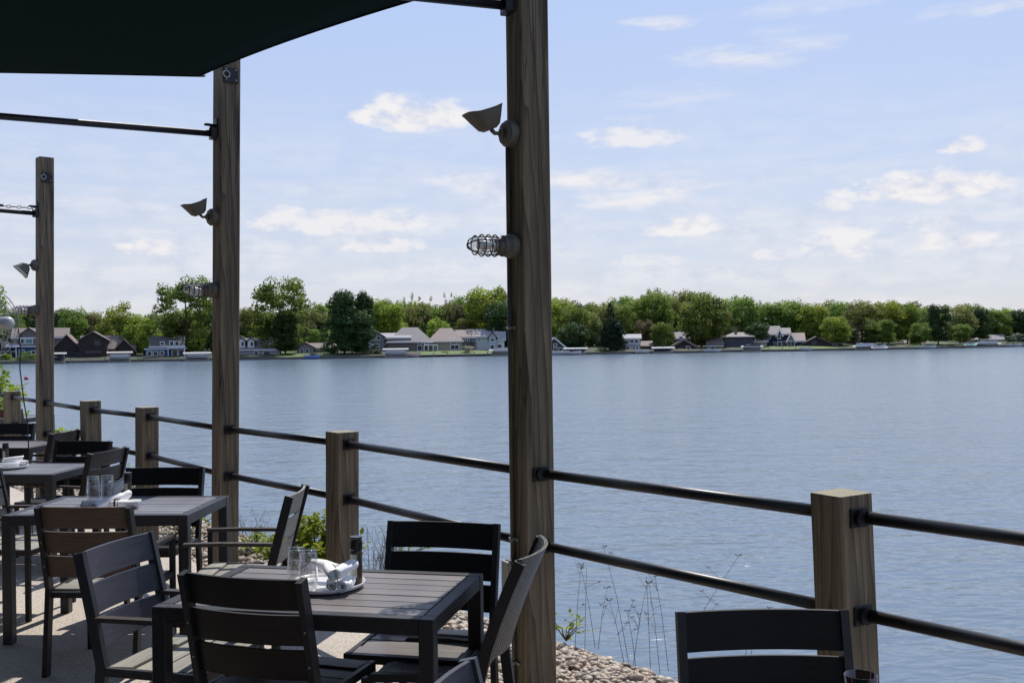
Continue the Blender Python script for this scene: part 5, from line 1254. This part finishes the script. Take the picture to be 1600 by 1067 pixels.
# table 2
c = at(177, 788, TZ + .01); tray((c.x, c.y), TZ, 'round pale tray on the second table', .16)
for px, py in ((146, 779), (168, 777)):
    x, y = on(px, py + 4); nm = 'left' if px < 150 else 'right'
    tumbler(x, y, tz, 'lower glass of the %s stack on the second table' % nm, s=1.1); tumbler(x, y, tz + .056, 'upper glass of the %s stack on the second table' % nm, s=1.1)
x, y = on(200, 783); mill(x, y, tz, 'pepper mill behind the napkins on the second table', .95)
x, y = on(150, 792); napkin((x, y, tz + .024), (1, .25, .0), .16, .027, 'napkin roll lying at the left of the second tray')
x, y = on(168, 792); napkin((x, y, tz + .03), (.7, .9, .28), .18, .034, 'napkin roll pointing up the middle of the second tray')
x, y = on(183, 790); napkin((x, y, tz + .036), (.6, .8, .35), .17, .031, 'second crossing napkin roll on the second tray')
x, y = on(185, 778); napkin((x, y - .02, tz + .07), (.75, .3, .75), .14, .036, 'upright napkin roll on top of the others')
x, y = on(196, 792); napkin((x, y, tz + .022), (1, .1, .0), .17, .028, 'navy-striped napkin roll at the right of the second tray', True)
# table 3
c = at(12, 731, TZ); tray((c.x, c.y), TZ, 'tray on the third table at the left edge', .15)
x, y = on(9, 726); mill(x, y, tz, 'pepper mill on the third table', .95)
x, y = on(28, 727); napkin((x, y, tz + .024), (1, -.15, 0), .16, .024, 'striped napkin roll on the third table', True)
x, y = on(14, 730); napkin((x, y, tz + .024), (1, .2, 0), .15, .022, 'plain napkin roll on the third table')
x, y = on(20, 729); napkin((x, y, tz + .062), (1, .4, .1), .15, .022, 'napkin roll lying across the others on the third table')
# far table things
x, y = on(8, 640, TZ); tumbler(x, y, TZ, 'glass on the farthest table', s=1.5, up=True)
x, y = on(2, 640, TZ)
t = thing('water_bottle', 'clear bottle with blue cap on the farthest table', 'bottle', (x, y, TZ))
MB().lathe([(0, 0), (.036, 0), (.038, .15), (.03, .2), (.015, .23), (.015, .25), (0, .25)], 16).build('bottle_body', M['glass'], t, True)
MB().lathe([(0, .245), (.02, .245), (.02, .275), (0, .275)], 12).build('cap', M['hull_blue'], t)
x, y = on(1345, 1053, TZ + .10)
o = MB().lathe([(0, 0), (.032, 0), (.036, .01), (.042, .1), (.039, .1), (.033, .014), (0, .012)], 28).build('candle_glass', M['amber'], None, True); o.location = (x, y, TZ); tag(o, 'brown glass tumbler whose rim shows at the bottom edge beside the black chair', 'glass')
o = MB().lathe([(0, 0), (.028, 0), (.03, .01), (.036, .085), (.033, .085), (.028, .014), (0, .012)], 28).build('candle_glass', M['amber'], None, True); o.location = (x + .05, y - .09, TZ); tag(o, 'second brown glass just in front of the first, at the bottom edge', 'glass')

# ------------------------------------------------------------------ industrial fan at left
fc = atY(-21, 506, 8.6)
fan = thing('pedestal_fan', 'large pale industrial fan with wire cage cut off by the left edge', 'fan', (fc.x, fc.y, fc.z), math.pi - .5)
# local +X is the blowing direction (away from motor)
MB().lathe([(0, -.32), (.036, -.315), (.052, -.295), (.056, -.25), (.05, -.10), (.044, .0), (0, .02)], 24, axis='X').build('motor', M['fangrey'], fan, True)
cg = MB()
for x_, r1 in ((.0, .30), (.12, .30)):
    cg.tube([(x_, r1 * math.cos(a), r1 * math.sin(a)) for a in np.linspace(0, 6.283, 41)], .004, 6)
for s_, hx in ((-1, -.03), (1, .17)):
    for r1 in (.08, .13, .18, .23, .27):
        bulge = hx * (1 - (r1 / .3) ** 2) + (.0 if s_ < 0 else .12) * (r1 / .3) ** 2
        cg.tube([(bulge, r1 * math.cos(a), r1 * math.sin(a)) for a in np.linspace(0, 6.283, 33)], .0025, 5)
    for k in range(36):
        a = k / 36 * 6.283; pts = []
        for r1 in (.06, .18, .30):
            bulge = hx * (1 - (r1 / .3) ** 2) + (.0 if s_ < 0 else .12) * (r1 / .3) ** 2; pts.append((bulge, r1 * math.cos(a), r1 * math.sin(a)))
        cg.tube(pts, .0022, 5)
cg.build('wire_cage', M['wirepale'], fan, True)
for k in range(3):
    bl = MB(); vs = []; a0 = k * 2.094
    for i in range(7):
        r1 = .05 + .22 * i / 6
        for j in range(5):
            aw = a0 + (j / 4 - .5) * (.9 - .3 * i / 6); vs.append((.06 + (j / 4 - .5) * .07, r1 * math.cos(aw), r1 * math.sin(aw)))
    bl.add(vs, [(i * 5 + j, i * 5 + j + 1, (i + 1) * 5 + j + 1, (i + 1) * 5 + j) for i in range(6) for j in range(4)]).build('blade', M['fangrey'], fan, True)
MB().tube([(-.12, 0, -.05), (-.12, 0, -.16), (-.02, 0, -.2)], .014, 8).tube([(-.12 + .055 * math.cos(a), 0, -.19 + .055 * math.sin(a)) for a in np.linspace(0, 6.283, 21)], .011, 6).build('tilt_bracket', M['blackmetal'], fan, True)
MB().tube([(.02, 0, -.2), (.02, 0, -fc.z + .04)], .02, 10).build('pole', M['blackmetal'], fan, True)
MB().lathe([(0, 0), (.26, 0), (.26, .02), (.05, .05), (0, .05)], 28, (.02, 0, -fc.z)).build('base', M['blackmetal'], fan)
a = atY(29, 512, 8.5); b1 = atY(31, 575, 8.5); b2 = atY(37, 625, 8.55); b3 = atY(43, 660, 8.6); b4 = Vector((b3.x + .03, b3.y, .012)); b5 = b4 + Vector((-1.2, .3, 0))
o = MB().tube([a, a.lerp(b1, .5) + Vector((.01, 0, 0)), b1, b2, b3, b4 + Vector((0, 0, .05)), b4 + Vector((-.05, 0, 0)), b5], .0055, 6).build('power_cable', M['cable'], None, True); tag(o, 'black power cable hanging from the fan down to the patio', 'cable')

# ------------------------------------------------------------------ near vegetation
def leafy(label, base, h, wd, nst, nleaf, ls, mat, name='bush', seed=1, up=.6):
    r = random.Random(seed); t = thing(name, label, 'bush', base); st = MB(); ctrs = []
    for i in range(nst):
        a = r.uniform(0, 6.28); sp = r.uniform(.1, 1) * wd; hh = h * r.uniform(.55, 1) * (1 - .35 * (sp / wd) ** 2)
        pts = [Vector((math.cos(a) * sp * q * .9 + r.uniform(-.02, .02) * q, math.sin(a) * sp * q * .9, hh * (q ** .8))) for q in (0, .3, .6, .85, 1)]
        st.tube(pts, [.005, .004, .003, .002, .0015], 5); ctrs.append(pts)
    st.build('stems', M['stem'], t, True)
    vs = []; fs = []
    for k in range(nleaf):
        pts = r.choice(ctrs); q = r.uniform(.8, 3.99); i = int(q); p = pts[i].lerp(pts[min(i + 1, 4)], q - i) + Vector((r.gauss(0, .03), r.gauss(0, .03), r.gauss(0, .025)))
        out = Vector((r.gauss(0, 1), r.gauss(0, 1), r.uniform(-.3, .9))).normalized(); nn_ = Vector((r.gauss(0, .5), r.gauss(0, .5), 1)).normalized()
        x_ = out; y_ = nn_.cross(x_).normalized(); s = ls * r.uniform(.6, 1.3); z_ = x_.cross(y_)
        b0 = len(vs); vs += [p, p + x_ * s * .35 + y_ * s * .28 + z_ * s * .08, p + x_ * s * .75 + y_ * s * .2 + z_ * s * .05, p + x_ * s - z_ * s * .1, p + x_ * s * .75 - y_ * s * .2 + z_ * s * .05, p + x_ * s * .35 - y_ * s * .28 + z_ * s * .08]
        fs += [(b0, b0 + 1, b0 + 2, b0 + 3), (b0, b0 + 3, b0 + 4, b0 + 5)]
    MB_ = bpy.data.meshes.new('foliage'); MB_.from_pydata([tuple(v) for v in vs], [], fs); link('foliage', MB_, L[mat], t)
    return t
def near(px, py, z=-.05): return at(px, py, z)
b = near(488, 905); leafy('yellow-green leafy bush between the grey armchair and the short post', (b.x + .02, b.y + .15, -.05), .48, .40, 40, 1900, .052, 'bush', seed=2)
b = near(448, 900); leafy('left half of the yellow-green bush seen just under the arms of the grey armchair', (b.x, b.y + .1, -.05), .36, .28, 26, 800, .048, 'bush', seed=31)
b = near(400, 868); leafy('low sprig of green leaves behind the arms of the grey armchair', (b.x, b.y, -.05), .22, .22, 10, 160, .04, 'bush', seed=3)
b = near(190, 800); leafy('small bright bush behind the second table glasses', (b.x, b.y, -.05), .50, .26, 14, 380, .05, 'bush', seed=4)
b = near(290, 835); leafy('scattered green weeds behind the black chair at the second table', (b.x, b.y, -.05), .45, .5, 14, 240, .045, 'bush', seed=5)
b = near(700, 965); leafy('tiny green weed in the pebbles behind the nearest table', (b.x, b.y + .1, -.05), .16, .14, 8, 50, .035, 'bush', seed=6)
b = near(885, 1000); leafy('sparse leafy weed right of the centre post', (b.x, b.y + .03, -.06), .18, .18, 6, 26, .045, 'bush', seed=8)
b = near(630, 880, -.1); leafy('low leaves at the gravel edge left of the black-backed chair', (b.x, b.y + .2, -.1), .2, .3, 8, 60, .035, 'bush', seed=12)
b = Vector((-8.0, 15.2, -.3)); leafy('bright leafy shrub beyond the railing at the far left edge', b, 1.85, 1.0, 90, 6000, .085, 'bush', seed=9)
b = Vector((-6.6, 15.0, -.3)); leafy('lower spray of pale leaves beside the last railing post', b, .95, .35, 20, 500, .07, 'bush', seed=10)
def weeds(label, spots, seed, h, n_, mat='stem', heads=True):
    r = random.Random(seed); b0 = near(*spots[0]); t = thing('dry_weed', label, 'weed', b0); st = MB(); hd = MB()
    for sp in spots:
        b = near(*sp) - b0
        for i in range(n_):
            hh = h * r.uniform(.5, 1.05); dx, dy = r.gauss(0, .26) * h, r.gauss(0, .10) * h; base = b + Vector((r.gauss(0, .05), r.gauss(0, .05), 0))
            p2 = base + Vector((dx * .45, dy * .4, hh * .55)); p3 = base + Vector((dx, dy, hh)); st.tube([base, p2, p3], [.0016, .0012, .0008], 4)
            for k in range(r.randint(1, 4)):
                q = base.lerp(p3, r.uniform(.4, .9)); e = q + Vector((r.gauss(0, .05), r.gauss(0, .05), r.uniform(.03, .09))); st.tube([q, e], [.0011, .0007], 4)
                if heads and r.random() < .5: 
                    for m_ in range(7):
                        an = r.uniform(0, 6.28); hd.tube([e, e + Vector((math.cos(an) * .014, math.sin(an) * .014, r.uniform(.0, .012)))], [.0009, .0012], 3)
            if heads and r.random() < .5:
                for m_ in range(10):
                    an = r.uniform(0, 6.28); hd.tube([p3, p3 + Vector((math.cos(an) * .02, math.sin(an) * .02, r.uniform(.002, .014)))], [.0009, .0015], 3)
    st.build('stalks', M['stem'], t)
    if hd.v: tag(hd.build('seed_heads', M['stem'], t), kind='stuff')
    return t
weeds('tall dry weed stalks with seed heads between the centre post and the right post', [(985, 1035), (1010, 1040)], 21, .60, 3)
weeds('single dry stalks rising just right of the centre post', [(905, 1015), (930, 1020)], 22, .45, 2)
weeds('dry stalks beside the corner of the black chair at right', [(1045, 1050), (1175, 1075)], 23, .60, 2)
weeds('tuft of fine dry grass beside the short post behind the pepper mill', [(585, 915), (600, 918), (620, 922)], 24, .42, 16, heads=False)
weeds('thin twiggy grass at the water side of the second tall post', [(385, 862), (400, 866)], 25, .38, 10, heads=False)
# near tree at left edge, on the bank past the last tables
nt_p = Vector((-24.5, 44.0, -1.2))
tree(-5, 420, 55, 0, 'vase', 'mid', 'nearer leafy tree poking in at the left edge above the fan', py0=Vector((-24.9, 47.0, -1.5)), lift=.40)
